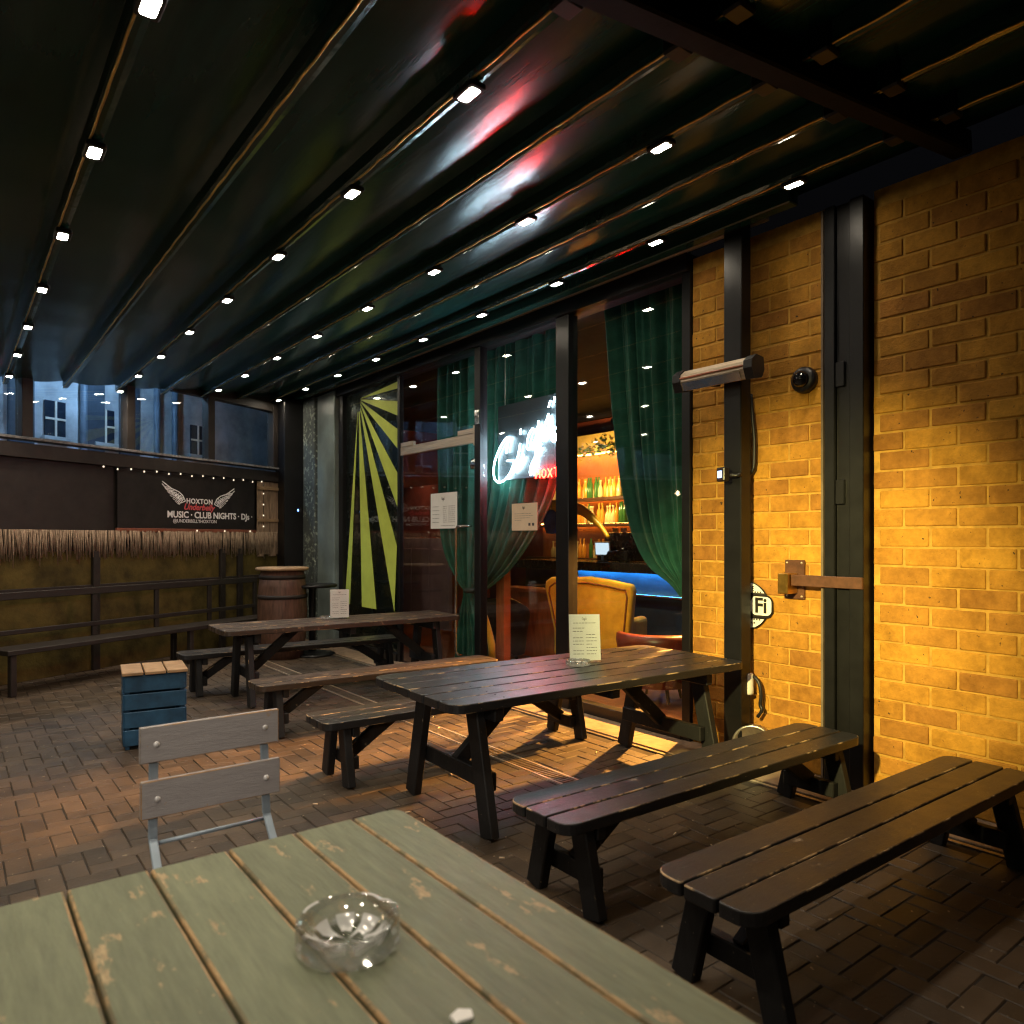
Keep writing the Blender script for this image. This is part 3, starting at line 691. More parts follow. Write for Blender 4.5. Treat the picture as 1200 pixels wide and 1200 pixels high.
# wifi sign
wc = at(877, 709, 4.632); wf = thing('wifi_sign', 'round black and white wifi sign on the yellow brick pillar', 'sign', wc)
rW = .172
m = MB(); m.lathe([(0, 0), (rW, 0), (rW, .006), (0, .006)], 48, M=W0); m.build('disc', SIGNBLACK, wf)
def sign_shape(name, pts, z, mat, th_=.0015):
    m = MB(); m.prism(pts, z, z+th_, M=W0); return m.build(name, mat, wf)
def seg(r, y0, top):
    out = []; a0 = math.asin(min(1, abs(y0)/r)); s = 1 if top else -1
    for k in range(19):
        a = a0+(PI-2*a0)*k/18; out.append((r*math.cos(a), s*r*math.sin(a)))
    return out if top else out[::-1]
sign_shape('upper_field', seg(rW-.008, .093, True), .006, WHITEPAINT); sign_shape('lower_field', seg(rW-.008, .093, False), .006, WHITEPAINT)
sign_shape('band', rounded(-.205, .205, -.082, .082, .055), .0062, SIGNBLACK, .003)
sign_shape('speech_shape', [(.0, -.062)]+rounded(.03, .195, -.066, .068, .04)[1:-5]+[(.05, .066), (.025, .03), (.02, -.03)], .0094, WHITEPAINT)
text_mesh('lettering', 'Wi', .15, WHITEPAINT, wf, W0 @ Matrix.Translation((-.085, 0, .0105)), .001, bold=.003)
text_mesh('lettering', 'Fi', .15, SIGNBLACK, wf, W0 @ Matrix.Translation((.11, 0, .012)), .001, bold=.004)
text_mesh('lettering', 'FREE', .045, SIGNBLACK, wf, W0 @ Matrix.Translation((0, .122, .0085)), .0008, bold=.001, spacing=1.2)
k = MB()
for j in range(11): k.box((-.105+j*.021, .097, .0085), (.011, .014, .001), M=W0)
for j in range(10): k.box((-.10+j*.022, -.098, .0085), (.013, .013, .001), M=W0)
for j in range(6): k.box((-.055+j*.022, -.124, .0085), (.013, .014, .001), M=W0)
k.build('small_print', INK, wf)
# pipe end, hose and metal drum low on the pillar
m = MB(); b0 = at(877, 801, 4.56)
m.lathe([(0, -.075), (.036, -.075), (.038, -.06), (.036, .06), (.03, .075), (0, .077)], 16, c=(0, 0, 0)); wb = m.build('white_bottle', PIPEWHITE, loc=b0); wb.name = 'pipe_end'
tag(wb, 'short white plastic pipe end low on the brick pillar', 'pipe')
m = MB(); hp = [at(x, y, 4.57) for x, y in ((879, 793), (885, 794), (890, 802), (892, 815), (891, 826), (893, 832), (888, 840))]
m.tube(smooth_path(hp), .013, 8); tag(m.build('hose', RUBBER), 'short black hose curving above the round metal drum', 'hose')
m = MB(); c0 = at(884, 873, 4.53); Md = wallM(c0, (-.9, -.4, 0))
m.lathe([(0, -.05), (.135, -.05), (.14, -.04), (.14, .03), (.150, .035), (.150, .05), (.135, .052), (.125, .04), (.0, .035)], 36, M=Md); tag(m.build('hose_drum', GALV), 'round silver metal drum leaning against the foot of the brick pillar', 'drum')

# ------------------------------------------------------------------ pergola roof
pg = thing('pergola', 'dark green pergola roof with retractable fabric and lacquered rails', 'pergola', (2, 5, 0)); PO = Vector((2, 5, 0))
RX = [-1.3, -.7, -.1, .5, 1.1, 1.7, 2.29, 2.88, 3.48, 4.09]
edges = RX+[4.64]
Y0 = -1.2
for k in range(len(edges)-1):
    xa, xb = edges[k], edges[k+1]; m = MB(); rows = []
    ny = 60
    for i in range(13):
        u = i/12; x = xa+(xb-xa)*u; ye = min(far_y(min(x, 4.64)), 11.9)+.1
        rows.append([Vector((x, Y0+(ye-Y0)*j/ny, roof(x)+.055-.03*math.sin(PI*u)+.003*math.sin(j*1.7+k)*math.sin(PI*u)))-PO for j in range(ny+1)])
    m.grid(rows); up = [[p+Vector((0, 0, .004)) for p in r] for r in rows]; m.grid([r[::-1] for r in up]); m.build('fabric_panel', FABRIC, pg)
for k, x in enumerate(RX):
    ye = min(far_y(x), 11.85); z = roof(x); m = MB()
    sec = [(-.032, .05), (-.032, -.02), (-.022, -.045), (0, -.052), (.022, -.045), (.032, -.02), (.032, .05)]
    ny = 2; vs = []
    for yy in (Y0, ye): vs += [Vector((x+a, yy, z+b_))-PO for a, b_ in sec]
    n = len(sec); m.add(vs, [(i, (i+1) % n, n+(i+1) % n, n+i) for i in range(n)]+[tuple(range(n))[::-1], tuple(range(n, 2*n))]); m.build('rail', RAIL, pg)
    tr = MB(); n_ = int((ye-Y0)/.05); tr.tube([Vector((x-.024, Y0+(ye-Y0)*q/n_, z-.047+.0025*math.sin(q*1.13+x)))-PO for q in range(n_+1)], .0055, 6); tr.build('rail_glint', GLINT, pg)  # gold strip added to imitate lamp glints along the rail edge
    for yb in (1.90, 1.62): c = MB(); c.box((x-2, yb-5, z-.01), (.10, .09, .12), bev=.01); c.build('rail_bracket', FRAMEBLACK, pg)
m = MB(); m.bar(Vector((-1.4, 1.76, roof(-1.4)-.05))-PO, Vector((4.6, 1.76, roof(4.6)-.05))-PO, .11, .13, up=(0, 0, 1), bev=.01); m.build('cross_beam', simple('matt black beam', (.003, .003, .003), .7, 0, .2), pg)
m = MB(); m.box((-1.38-2, (Y0+9)/2-5, roof(-1.38)-.03), (.10, 9-Y0, .22), bev=.01); m.build('gutter_beam', FRAMEBLACK, pg)
for yy in (-1.0, 4.5): 
    m = MB(); m.box((-1.38-2, yy-5, (roof(-1.38)-.14)/2), (.12, .12, roof(-1.38)-.14), bev=.008); m.build('post', FRAMEBLACK, pg)
m = MB(); m.box((4.42-2, 7.3-5, roof(4.42)-.02), (.10, 9.2, .10), bev=.008); m.build('wall_plate', RAIL, pg)
def downlight(x, y, label, group):
    t = thing('downlight', label, 'ceiling light', (x, y, roof(x)-.052), 0, group)
    m = MB(); m.prism(rounded(-.040, .040, -.072, .072, .014, 3), -.024, .0, bev=.004); m.build('housing', FRAMEBLACK, t)
    m = MB(); m.add([(x_, y_, -.0242) for x_, y_ in rounded(-.024, .024, -.052, .052, .012, 3)], [tuple(range(16))[::-1]]); m.build('lens', LEDW, t)
    return t
LROWS = {.5: 'left', 1.7: 'a', 2.88: 'b', 4.09: 'c'}
desc = {.5: 'small warm downlight on the roof rail above the green table',
        1.7: 'small warm downlight on the roof rail over the table ends',
        2.88: 'small warm downlight on the roof rail over the middle of the tables',
        4.09: 'small warm downlight on the roof rail nearest the shop front'}
first = None
lamp_data = bpy.data.lights.new('downlight_lamp', 'SPOT'); lamp_data.energy = 15; lamp_data.color = (1, .86, .68); lamp_data.spot_size = R(112); lamp_data.spot_blend = 1.0; lamp_data.shadow_soft_size = .03
narrow_data = lamp_data.copy(); narrow_data.energy = 4; narrow_data.spot_size = R(52)
for x in (-.7, .5, 1.7, 2.88, 4.09):
    for k in range(-2, 9):
        y = 2.5+1.1*k
        if y > min(far_y(x), 11.8)-.15: continue
        lab = desc.get(x, 'small warm downlight on the outermost roof rail'); grp = lab.replace('small warm downlight', 'downlights')
        if x == -.7 and k not in (-1, 0, 1, 2, 4): continue
        if x > 1 and k < 0: continue
        if first is None: first = downlight(x, y, lab, grp); t = first
        else: t = dup(first, (x, y, roof(x)-.052), 0, lab, grp)
        l = bpy.data.objects.new('downlight_lamp', narrow_data if x == 4.09 else lamp_data); COL.objects.link(l); l.location = (0, 0, -.04); l.parent = t

# ------------------------------------------------------------------ far partition with banner
fw = thing('partition', 'dark timber partition with blue lit windows at the far end of the terrace', 'partition', FA)
def fbox(mb, t0, t1, z0, z1, o0, o1, bev=.004, mi=0):
    """box along the far partition in partition coordinates relative to FA"""
    a = FD*t0+FN*o0; M = Matrix((FD, FN, Vector((0, 0, 1)))).transposed().to_4x4()
    mb.box(((t0+t1)/2, (o0+o1)/2, (z0+z1)/2), (t1-t0, o1-o0, z1-z0), M=M, bev=bev, mi=mi); return mb
m = MB(); fbox(m, 0, 8, 0, 1.45, -.12, 0); m.build('lower_board', MOSSWALL, fw)
m = MB(); fbox(m, 0, 8, 1.45, 2.50, -.14, -.04); m.build('back_board', FARDARK, fw)
m = MB(); fbox(m, 0, 8, 2.50, 2.66, -.14, .06); m.build('transom', FARDARK, fw)
m = MB(); fbox(m, 0, 8, 2.70, 2.73, -.10, .085); m.build('sill', simple('dusty grey sill', (.18, .18, .18), .7, 0, .3, .5, 20), fw)
m = MB()
for t0, t1 in ((0, .62), (1.80, 1.92), (3.1, 3.22), (4.4, 4.52), (5.7, 5.82), (7, 8)): fbox(m, t0, t1, 2.73, 3.75, -.10, .03)
m.build('window_post', FARDARK, fw)
m = MB(); fbox(m, 0, 8, 3.62, 4.3, -.10, .02); m.build('head_board', FARDARK, fw)
for t0, t1 in ((.62, 1.80), (1.92, 3.1), (3.22, 4.4), (4.52, 5.7), (5.82, 7)):
    m = MB(); fbox(m, t0+.003, t1-.003, 2.733, 3.617, -.06, -.052, 0); m.build('window_pane', CLEAR, fw)
m = MB()
for t in (1.62, 1.28, 3.6): fbox(m, t, t+.09, 0, 1.45, .002, .05)
fbox(m, 0, 8, .98, 1.04, .002, .03); m.build('batten', FARDARK, fw)
# pale facade beyond the windows, lit blue by added, unseen cold lamps
fb = thing('facade', 'pale rendered facade with pipes seen through the far windows', 'building', FA-FN*1.9)
m = MB(); fbox(m, -2, 9, 0, 6, -.3, 0, .01); m.build('wall', FACADE, fb)
m = MB()
for t in (.9, 1.25, 2.5, 4.0): m.tube([Vector(FD*t+FN*.06)+Vector((0, 0, z)) for z in (0, 2.8, 5.8)], .05, 10)
m.build('drain_pipe', simple('blue grey pipe', (.12, .16, .22), .5), fb)
m = MB()
for t in (1.55, 2.15, 3.2, 5): fbox(m, t, t+.35, 2.9, 4.4, .004, .05, .01)
m.build('shutter', simple('dark shutter', (.05, .07, .10), .6), fb)
for t in (.25, 1.98, 2.75, 3.65, 4.5):
    m = MB(); fbox(m, t, t+.30, 3.05, 3.55, .004, .03, .004); fw_ = m.build('window', simple('night window', (.02, .03, .05), .15, 0, .6), fb)
    m = MB(); fbox(m, t-.04, t+.34, 2.99, 3.045, .004, .08, .004); m.build('sill', FACADE, fw_)
    m = MB(); fbox(m, t+.135, t+.165, 3.05, 3.55, .032, .045, .002); fbox(m, t, t+.30, 3.28, 3.31, .032, .043, .002); m.build('glazing_bar', PIPEWHITE, fw_)
fl_ = bpy.data.lights.new('facade_lamp', 'POINT'); fl_.energy = 85; fl_.color = (.36, .62, 1.0); fl_.shadow_soft_size = .12
o = bpy.data.objects.new('facade_lamp', fl_); COL.objects.link(o); o.location = far(2.6, 4.3, -.95)
o = o.copy(); COL.objects.link(o); o.location = far(5.5, 4.3, -.95)
# banner
bt0, bt1 = 1.02, 3.35
BC = far((bt0+bt1)/2, 2.125, .012); bn = thing('banner_sign', 'black club banner with white wings and coral lettering', 'sign', BC)
BW = wallM((0, 0, 0), FN); bw = bt1-bt0
m = MB(); m.box((0, 0, .0), (bw, .78, .02), M=BW, bev=.003); m.build('board', SIGNBLACK, bn)
m = MB(); m.box((0, -.415, .012), (bw+.05, .045, .03), M=BW, bev=.004); m.build('bottom_rail', simple('red brown rail', (.20, .06, .03), .5), bn)
def bM(x, y): return BW @ Matrix.Translation((x, y, .0125))
def b_at(px, py):
    p = BW.inverted() @ (far_at(px, py, .022)-BC); return p.x, p.y
x_, y_ = b_at(234, 588); text_mesh('lettering', 'HOXTON', .098, WHITEPAINT, bn, bM(x_, y_), .001, bold=.002, spacing=1.1)
x_, y_ = b_at(233, 594); text_mesh('lettering', 'Underbelly', .12, REDPAINT, bn, bM(x_, y_-.01) @ Matrix.Translation((0, 0, .002)), .001, shear=.35, bold=.003)
x0_, y0_ = b_at(203, 602); x1_, y1_ = b_at(290, 607)
text_mesh('lettering', 'MUSIC \u00b7 CLUB NIGHTS \u00b7 DJs \u00b7', .124, WHITEPAINT, bn, bM((x0_+x1_)/2, (y0_+y1_)/2), .001, bold=.003, spacing=.98)
x_, y_ = b_at(229, 611); text_mesh('lettering', '@UNDERBELLYHOXTON', .066, WHITEPAINT, bn, bM(x_, y_), .001)
def wing(cx, cy, s, flip):
    m = MB(); f = -1 if flip else 1
    def P(x, y): return BW @ Vector((cx+f*x*s*1.22, cy+y*s*.80, .014))
    m.tube([P(*q) for q in ((0, 0), (.12, .30), (.30, .50), (.62, .66), (.85, .86), (1.02, 1.02))], s*.022, 5)
    for k in range(7):
        u = k/6; bx, by = .10+.62*u, .22+.50*u
        ex, ey = .34+.70*u, -.16+1.05*u**1.25
        m.tube([P(bx, by), P((bx+ex)/2+.05, (by+ey)/2-.07), P(ex, ey), P(ex-.06, ey-.07), P((bx+ex)/2-.0, (by+ey)/2-.14), P(bx-.03, by-.08)], s*.02, 5)
    for k in range(5):
        u = k/4; bx, by = .12+.40*u, .18+.36*u; m.tube([P(bx, by), P(bx+.14, by-.10), P(bx+.20, by-.04)], s*.016, 4)
    m.tube([P(0, 0), P(.18, -.12), P(.36, -.18)], s*.022, 5); m.build('wing_emblem', WHITEPAINT, bn)
x_, y_ = b_at(251, 591); wing(x_, y_, .30, False)
x_, y_ = b_at(217, 587); wing(x_, y_, .30, True)
# fairy lights along the banner
sl = thing('string_lights', 'string of tiny warm bulbs along the top of the black banner', 'string lights', far(2.2, 2.5, .06))
O_ = far(2.2, 2.5, .06); pts = []
for k in range(15): pts.append(far(.9+k*.19, 2.485-.015*(k % 2), .05)-O_)
m = MB(); m.tube(pts, .004, 5)
ptv = [far(.86, 2.47-.17*k, .05)-O_ for k in range(5)]; m.tube(ptv, .004, 5); m.build('wire', RUBBER, sl)
for p in pts+ptv[1:]+[far(1.15+.5*k, 1.71, .06)-O_ for k in range(3)]:
    m = MB(); m.lathe([(0, -.014), (.009, -.009), (.011, 0), (.006, .010), (0, .012)], 8, c=p); m.build('bulb', FAIRY, sl)
# thatch fringe and plank screen
m = MB(); M3 = Matrix((FD, FN, Vector((0, 0, 1)))).transposed().to_4x4()
rnd = random.Random(4)
for k in range(900):
    t = rnd.uniform(.55, 6.5); L = rnd.uniform(.22, .36)+(.07 if rnd.random() < .1 else 0); o_ = rnd.uniform(.004, .045)
    a = FD*t+FN*o_+Vector((0, 0, 1.70)); b_ = FD*(t+rnd.uniform(-.03, .03))+FN*(o_+.01)+Vector((0, 0, 1.70-L)); m.tube([a, b_], [.008, .004], 4)
tag(m.build('thatch_fringe', THATCH, loc=FA), 'fringe of dry reed thatch hanging under the black banner', 'thatch')
ps = thing('plank_screen', 'weathered vertical plank screen right of the black banner', 'screen', FA)
m = MB()
for k in range(5): fbox(m, .30+k*.135, .30+k*.135+.125, 1.32+.03*(k % 2), 2.49, .006+.004*(k % 3), .028+.004*(k % 3), .003)
m.build('planks', PLANKTAN, ps)
for z in (1.86, 2.36):
    m = MB(); fbox(m, .28, .98, z, z+.05, .04, .062, .003); m.build('rail', TABLETAN, ps)
# bench with back, barrel, round table at the far end
fbn = thing('high_backed_bench', 'dark high backed wooden bench in front of the ochre boards', 'bench', far(2.5, 0, .55))
def fl_box(mb, t0, t1, z0, z1, o0, o1, bev=.005):
    M = Matrix((FD, FN, Vector((0, 0, 1)))).transposed().to_4x4(); mb.box(((t0+t1)/2, (o0+o1)/2, (z0+z1)/2), (t1-t0, o1-o0, z1-z0), M=M, bev=bev); return mb
m = MB(); fl_box(m, -1.2, 2.6, .42, .47, -.2, .2); m.build('seat', FARDARK, fbn)
m = MB(); fl_box(m, -1.2, 2.6, .95, 1.03, -.24, -.20); fl_box(m, -1.2, 2.6, .58, .63, -.24, -.20); m.build('back_rail', FARDARK, fbn)
m = MB()
for t in (-1.2, -.35, .5, 1.35, 2.54): fl_box(m, t, t+.06, .47, .95, -.245, -.205)
m.build('back_post', FARDARK, fbn)
for t in (-1.15, .3, 2.5):
    m = MB(); fl_box(m, t, t+.06, 0, .42, .12, .18); fl_box(m, t, t+.06, 0, .42, -.18, -.12); m.build('leg', FARDARK, fbn)
bp = on(331, 770, 0); 
br = thing('barrel', 'brown wooden barrel with tan top beside the high backed bench', 'barrel', bp)
m = MB(); m.lathe([(0, 0), (.27, 0), (.31, .3), (.325, .62), (.31, .95), (.28, 1.17), (0, 1.17)], 28); m.build('staves', BARRELWOOD, br)
m = MB()
for z, r in ((.14, .295), (.42, .325), (.80, .325), (1.06, .302)): m.lathe([(r-.012, z), (r, z), (r, z+.05), (r-.012, z+.05)], 28, closed=True)
m.build('hoop', FARDARK, br)
m = MB(); m.lathe([(0, 1.172), (.33, 1.172), (.345, 1.185), (.345, 1.205), (.33, 1.215), (0, 1.215)], 32); m.build('barrel_top', TABLETAN, br)
rp = on(366, 767, 0)
rt = thing('round_table', 'round black pedestal table in front of the brown barrel', 'table', rp)
m = MB(); m.lathe([(0, .93), (.32, .93), (.335, .945), (.335, .96), (.32, .972), (0, .972)], 36); m.build('table_top', FRAMEBLACK, rt)
m = MB(); m.lathe([(0, .05), (.05, .05), (.045, .5), (.05, .90), (.12, .93), (0, .93)], 20); m.build('pedestal', FRAMEBLACK, rt)
m = MB(); m.lathe([(0, 0), (.30, 0), (.30, .02), (.2, .035), (.08, .06), (0, .06)], 32); m.build('base', FRAMEBLACK, rt)
bx = on(180, 868, 0)
bc = thing('blue_crate', 'scuffed blue wooden crate table with tan top beside the folding chair', 'crate table', (bx.x, bx.y, 0), R(-8))
m = MB()
for k in range(4):
    for sy in (-1, 1): m.box((0, sy*.2, .09+k*.135), (.42, .02, .12), bev=.004)
    for sx in (-1, 1): m.box((sx*.21, 0, .09+k*.135), (.02, .40, .12), bev=.004)
m.build('slats', BLUEPAINT, bc)
for sx in (-1, 1):
    for sy in (-1, 1): m = MB(); m.box((sx*.19, sy*.18, .28), (.03, .03, .56), bev=.003); m.build('corner_post', BLUEPAINT, bc)
m = MB()
for k in range(3): m.box((-.155+k*.155, 0, .575), (.145, .46, .025), bev=.004)
m.build('crate_top', TABLETAN, bc)

# ------------------------------------------------------------------ inside the shop
def wallbox(name, c, s, mat):
    m = MB(); m.box(c, s); return structure(m.build(name, mat))
wallbox('interior_floor', (7.2, 8, -.02), (4.9, 13, .04), DARKFLOOR)
wallbox('interior_ceiling', (7.2, 8, 3.82), (4.6, 13, .04), DARKWALL)
wallbox('interior_back_wall', (9.6, 8, 1.9), (.1, 13, 3.8), REDWALL)
wallbox('interior_side_wall', (7.2, 1.5, 1.9), (4.6, .1, 3.8), DARKWALL)
wallbox('interior_end_wall', (7.2, 13.2, 1.9), (4.6, .1, 3.8), REDWALL)
m = MB(); m.box((5.6, 10.0, .95), (.06, 2.6, 1.3), bev=.004)
for k in range(5): m.box((5.565, 8.9+k*.52, .95), (.012, .40, 1.0), bev=.006)
tag(m.build('panelled_screen', MAUVE), 'mauve panelled screen seen low behind the glass door', 'screen')
m = MB(); m.box((5.62, 10.0, 2.0), (.05, 2.4, .76), bev=.004); tag(m.build('red_panel', REDWALL), 'dark red panel above the mauve screen behind the glass door', 'panel')
m = MB(); m.box((5.25, 7.0, 1.45), (.10, .16, 2.9), bev=.004); tag(m.build('timber_post', ORANGEWOOD), 'orange timber post behind the tied green curtains', 'post')
def curtain(label, rows, X, folds, amp, seed):
    """rows: (left px, py, right px, py) down the curtain"""
    rnd = random.Random(seed); m = MB(); nx = 120; G = []
    Pts = [(at(a, b_, X), at(c, d, X)) for a, b_, c, d in rows]
    L = smooth_path([p[0] for p in Pts], 5); Rr = smooth_path([p[1] for p in Pts], 5)
    ph = [rnd.uniform(0, 6.28) for _ in range(4)]
    wmax = max((a-b_).length for a, b_ in zip(L, Rr))
    for i, (a, b_) in enumerate(zip(L, Rr)):
        v = i/(len(L)-1); row = []; w = (a-b_).length
        sag = .12*max(0, 1-w/wmax)
        for j in range(nx+1):
            u = j/nx; uu = u+.02*math.sin(9*u+ph[0]+v*1.5)
            d = amp*math.sin(2*PI*folds*uu+ph[1])+amp*.45*math.sin(2*PI*folds*1.7*uu+ph[2]+v)+amp*.25*math.sin(2*PI*folds*3.1*uu+ph[3])
            p = a.lerp(b_, u); p.x += d*(.35+.65*w/wmax); row.append(p)
        G.append(row)
    m.grid(G); m.grid([[p+Vector((.004, 0, 0)) for p in r][::-1] for r in G])
    return tag(m.build('curtain', CURTAIN), label, 'curtain', 'green velvet curtains inside the shop window')
curtain('green curtain behind the glass door gathered into the tieback from the left', [(517, 395, 562, 380), (516, 480, 561, 480), (517, 560, 561, 560), (519, 620, 559, 610), (526, 655, 556, 645), (540, 684, 553, 682), (545, 694, 552, 694), (541, 720, 560, 720), (537, 760, 570, 760), (534, 800, 578, 800)], 4.98, 5, .045, 3)
curtain('green curtain behind the neon sign swept left into the tieback', [(572, 372, 664, 340), (570, 450, 664, 430), (569, 520, 664, 500), (566, 580, 652, 570), (562, 620, 630, 620), (557, 655, 600, 665), (551, 684, 572, 690), (549, 694, 562, 698), (551, 702, 560, 704)], 5.04, 6.3, .045, 5)
curtain('green curtain beside the brick pillar pulled back to the right', [(700, 325, 812, 290), (706, 380, 812, 360), (711, 450, 812, 440), (718, 520, 812, 520), (727, 580, 812, 580), (738, 625, 811, 620), (757, 662, 810, 650), (785, 685, 808, 675), (799, 700, 806, 692)], 4.95, 5.6, .05, 7)
m = MB(); tb = at(551, 692, 4.96); m.lathe([(.045, -.03), (.075, -.02), (.08, 0), (.075, .02), (.045, .03)], 16, c=tb, closed=True); tag(m.build('tieback', simple('dark green cord', (.01, .035, .025), .7)), 'dark green cord tieback joining the two gathered curtains', 'tieback')
m = MB(); ylw = [at(x, y, 4.97) for x, y in ((567, 712), (572, 735), (576, 755), (577, 772))]; m.tube(ylw, [.012, .035, .045, .04], 8); tag(m.build('yellow_cloth', YELLOWVELVET), 'strip of yellow fabric hanging beside the tied green curtain', 'fabric')
# neon sign
nX = 4.86
ns = thing('neon_sign', 'white script neon sign with red lettering on a grey board', 'neon sign', at(622, 515, nX)); NO = ns.location.copy()
m = MB(); c4 = [at(*p, nX+.03) for p in ((584, 481), (582, 568), (672, 550), (672, 451))]
zt, zb = (c4[0].z+c4[3].z)/2, (c4[1].z+c4[2].z)/2
m.box(Vector((nX+.035, (c4[0].y+c4[3].y)/2, (zt+zb)/2))-NO, (.02, abs(c4[0].y-c4[3].y), zt-zb), bev=.003)
m.build('backing_board', simple('grey backing board', (.022, .027, .029), .5, 0, .5, .15, 3), ns)
strokes = [  # traced in the enlargement, six pixels to one
  [(198, 545), (206, 500), (214, 455), (225, 437), (205, 438), (172, 478), (140, 545), (116, 620), (112, 690), (122, 735), (150, 752), (185, 738), (215, 705), (240, 655), (255, 605), (240, 600), (205, 600)],
  [(255, 605), (262, 640), (250, 690)],
  [(298, 478), (288, 540), (272, 600), (262, 650), (280, 655), (305, 610), (325, 560)],
  [(303, 378), (298, 415)],
  [(410, 395), (385, 375), (358, 420), (345, 490), (355, 520), (385, 490), (412, 420), (428, 320), (424, 400), (408, 520), (395, 620), (378, 690), (368, 690), (372, 640), (400, 580), (440, 500)],
  [(498, 270), (478, 330), (452, 400), (440, 440), (452, 455), (480, 420), (510, 380), (500, 330), (498, 270)],
  [(505, 380), (520, 420), (520, 460), (545, 455), (548, 410)],
  [(512, 175), (497, 222)], [(540, 150), (532, 195)],
  [(640, 150), (600, 160), (566, 185), (556, 225), (575, 260), (605, 285), (632, 310), (630, 345), (600, 372), (560, 378), (545, 365)]]
m = MB(); std = MB()
for st_ in strokes:
    pth = [at(560+x/6, 440+y/6, nX)-NO for x, y in st_]
    m.tube(smooth_path(pth, 4), .0066, 8)
    std.tube([pth[0], pth[0]+Vector((.03, 0, 0))], .006, 6); std.tube([pth[-1], pth[-1]+Vector((.03, 0, 0))], .006, 6)
m.build('script_tube', NEONW, ns); std.build('stand_off', RUBBER, ns)
glyph = {'H': [[(0, 0), (0, 1)], [(.6, 0), (.6, 1)], [(0, .5), (.6, .5)]], 'O': [[(.3, 0), (.02, .25), (.02, .75), (.3, 1), (.6, .75), (.6, .25), (.3, 0)]],
         'X': [[(0, 0), (.6, 1)], [(0, 1), (.6, 0)]], 'T': [[(0, 1), (.64, 1)], [(.32, 1), (.32, 0)]], 'N': [[(0, 0), (0, 1), (.6, 0), (.6, 1)]]}
m = MB(); yl, zl = at(628, 563, nX).y, at(628, 563, nX).z; hh = at(628, 553.0, nX).z-zl
pitch = (at(628, 560, nX).y-at(672, 560, nX).y)/6.0
for i, chh in enumerate('HOXTON'):
    for st_ in glyph[chh]: m.tube([Vector((nX, yl-pitch*(i+u*1.1), zl+.02+w_*hh))-NO for u, w_ in st_], .008, 6)
m.build('red_tube', NEONR, ns)
m = MB()
for y_ in (c4[0].y-.12, c4[3].y+.15): m.tube([Vector((nX+.035, y_, zt))-NO, Vector((nX+.035, y_, 3.78))-NO], .004, 5)
m.build('hanger_wire', STEEL, ns)
# armchair, seen from behind
ac = at(688, 760, 5.75); ac = Vector((5.75, ac.y, 0))
arm = thing('armchair', 'mustard yellow velvet wing armchair seen from behind through the window', 'armchair', ac, R(24))
ARM_OUT = [(-.36, .12), (-.40, .45), (-.50, .86), (-.54, 1.02), (-.53, 1.10), (-.46, 1.15), (-.28, 1.145), (0, 1.165), (.28, 1.13), (.44, 1.10), (.52, 1.09), (.54, 1.0), (.50, .6), (.44, .12)]
m = MB(); Mx = Matrix(((0, 0, 1, 0), (-1, 0, 0, 0), (0, 1, 0, 0), (0, 0, 0, 1)))   # outline x -> -Y, y -> Z, depth -> X
m.prism([(x, y) for x, y in ARM_OUT][::-1], .0, .16, M=Mx, bev=.035, seg=3); m.s = [True]*len(m.s); m.build('backrest', YELLOWVELVET, arm)
m = MB(); inn = [(x*.88, .14+(y-.12)*.915) for x, y in ARM_OUT]; m.tube([Mx @ Vector((x, y, -.003)) for x, y in inn+[inn[0]]], .011, 6); m.build('piping', PIPING, arm)
m = MB(); m.box((.45, 0, .36), (.62, .72, .2), bev=.05, seg=3); m.build('seat', YELLOWVELVET, arm)
for s in (-1, 1):
    m = MB(); m.box((.42, s*.42, .45), (.6, .13, .46), bev=.05, seg=3); m.build('armrest', YELLOWVELVET, arm)
    for xx in (.08, .7): m = MB(); m.tube([(xx, s*.34, .27), (xx, s*.36, 0)], [.03, .018], 8); m.build('leg', FARDARK, arm)
def tub_chair(label, loc, rz, mat, r=.36, h=.74):
    t = thing('tub_chair', label, 'armchair', loc, rz)
    m = MB(); n = 28; G = []
    for (rr, z) in ((r*.86, .16), (r*.95, .45), (r*1.02, h-.06), (r*1.0, h), (r*.9, h+.02), (r*.82, h-.02), (r*.78, .45)):
        G.append([Vector((rr*math.cos(a), rr*math.sin(a), z-(.16*max(0, abs(a-PI)-1.2) if z > .5 else 0))) for a in [PI-2.25+4.5*k/n for k in range(n+1)]])
    m.grid(G); m.build('shell', mat, t)
    m = MB(); m.lathe([(0, .16), (r*.78, .16), (r*.82, .2), (r*.82, .42), (r*.74, .46), (0, .46)], 24); m.build('seat', mat, t)
    for a in range(4):
        q = MB(); q.tube([(r*.55*math.cos(a*PI/2+.8), r*.55*math.sin(a*PI/2+.8), .17), (r*.65*math.cos(a*PI/2+.8), r*.65*math.sin(a*PI/2+.8), 0)], [.022, .014], 8); q.build('leg', FARDARK, t)
rc = at(770, 760, 5.6); tub_chair('red leather tub chair right of the yellow armchair', (5.6, rc.y, 0), R(20), OXBLOOD, .40, .66)
dk = at(590, 760, 5.5); tub_chair('black leather tub chair left of the orange wooden counter', (5.5, dk.y+.12, 0), R(10), BLACKLEATHER, .40, .86)
oc = thing('low_counter', 'orange wooden counter with a ledge left of the yellow armchair', 'counter', (6.25, 0, 0))
yA = at(600, 712, 6.25).y; yB = at(665, 712, 6.25).y
m = MB(); m.box((.1, (yA+yB)/2, .44), (.2, yA-yB+.3, .88), bev=.006); m.build('front_panel', ORANGEWOOD, oc)
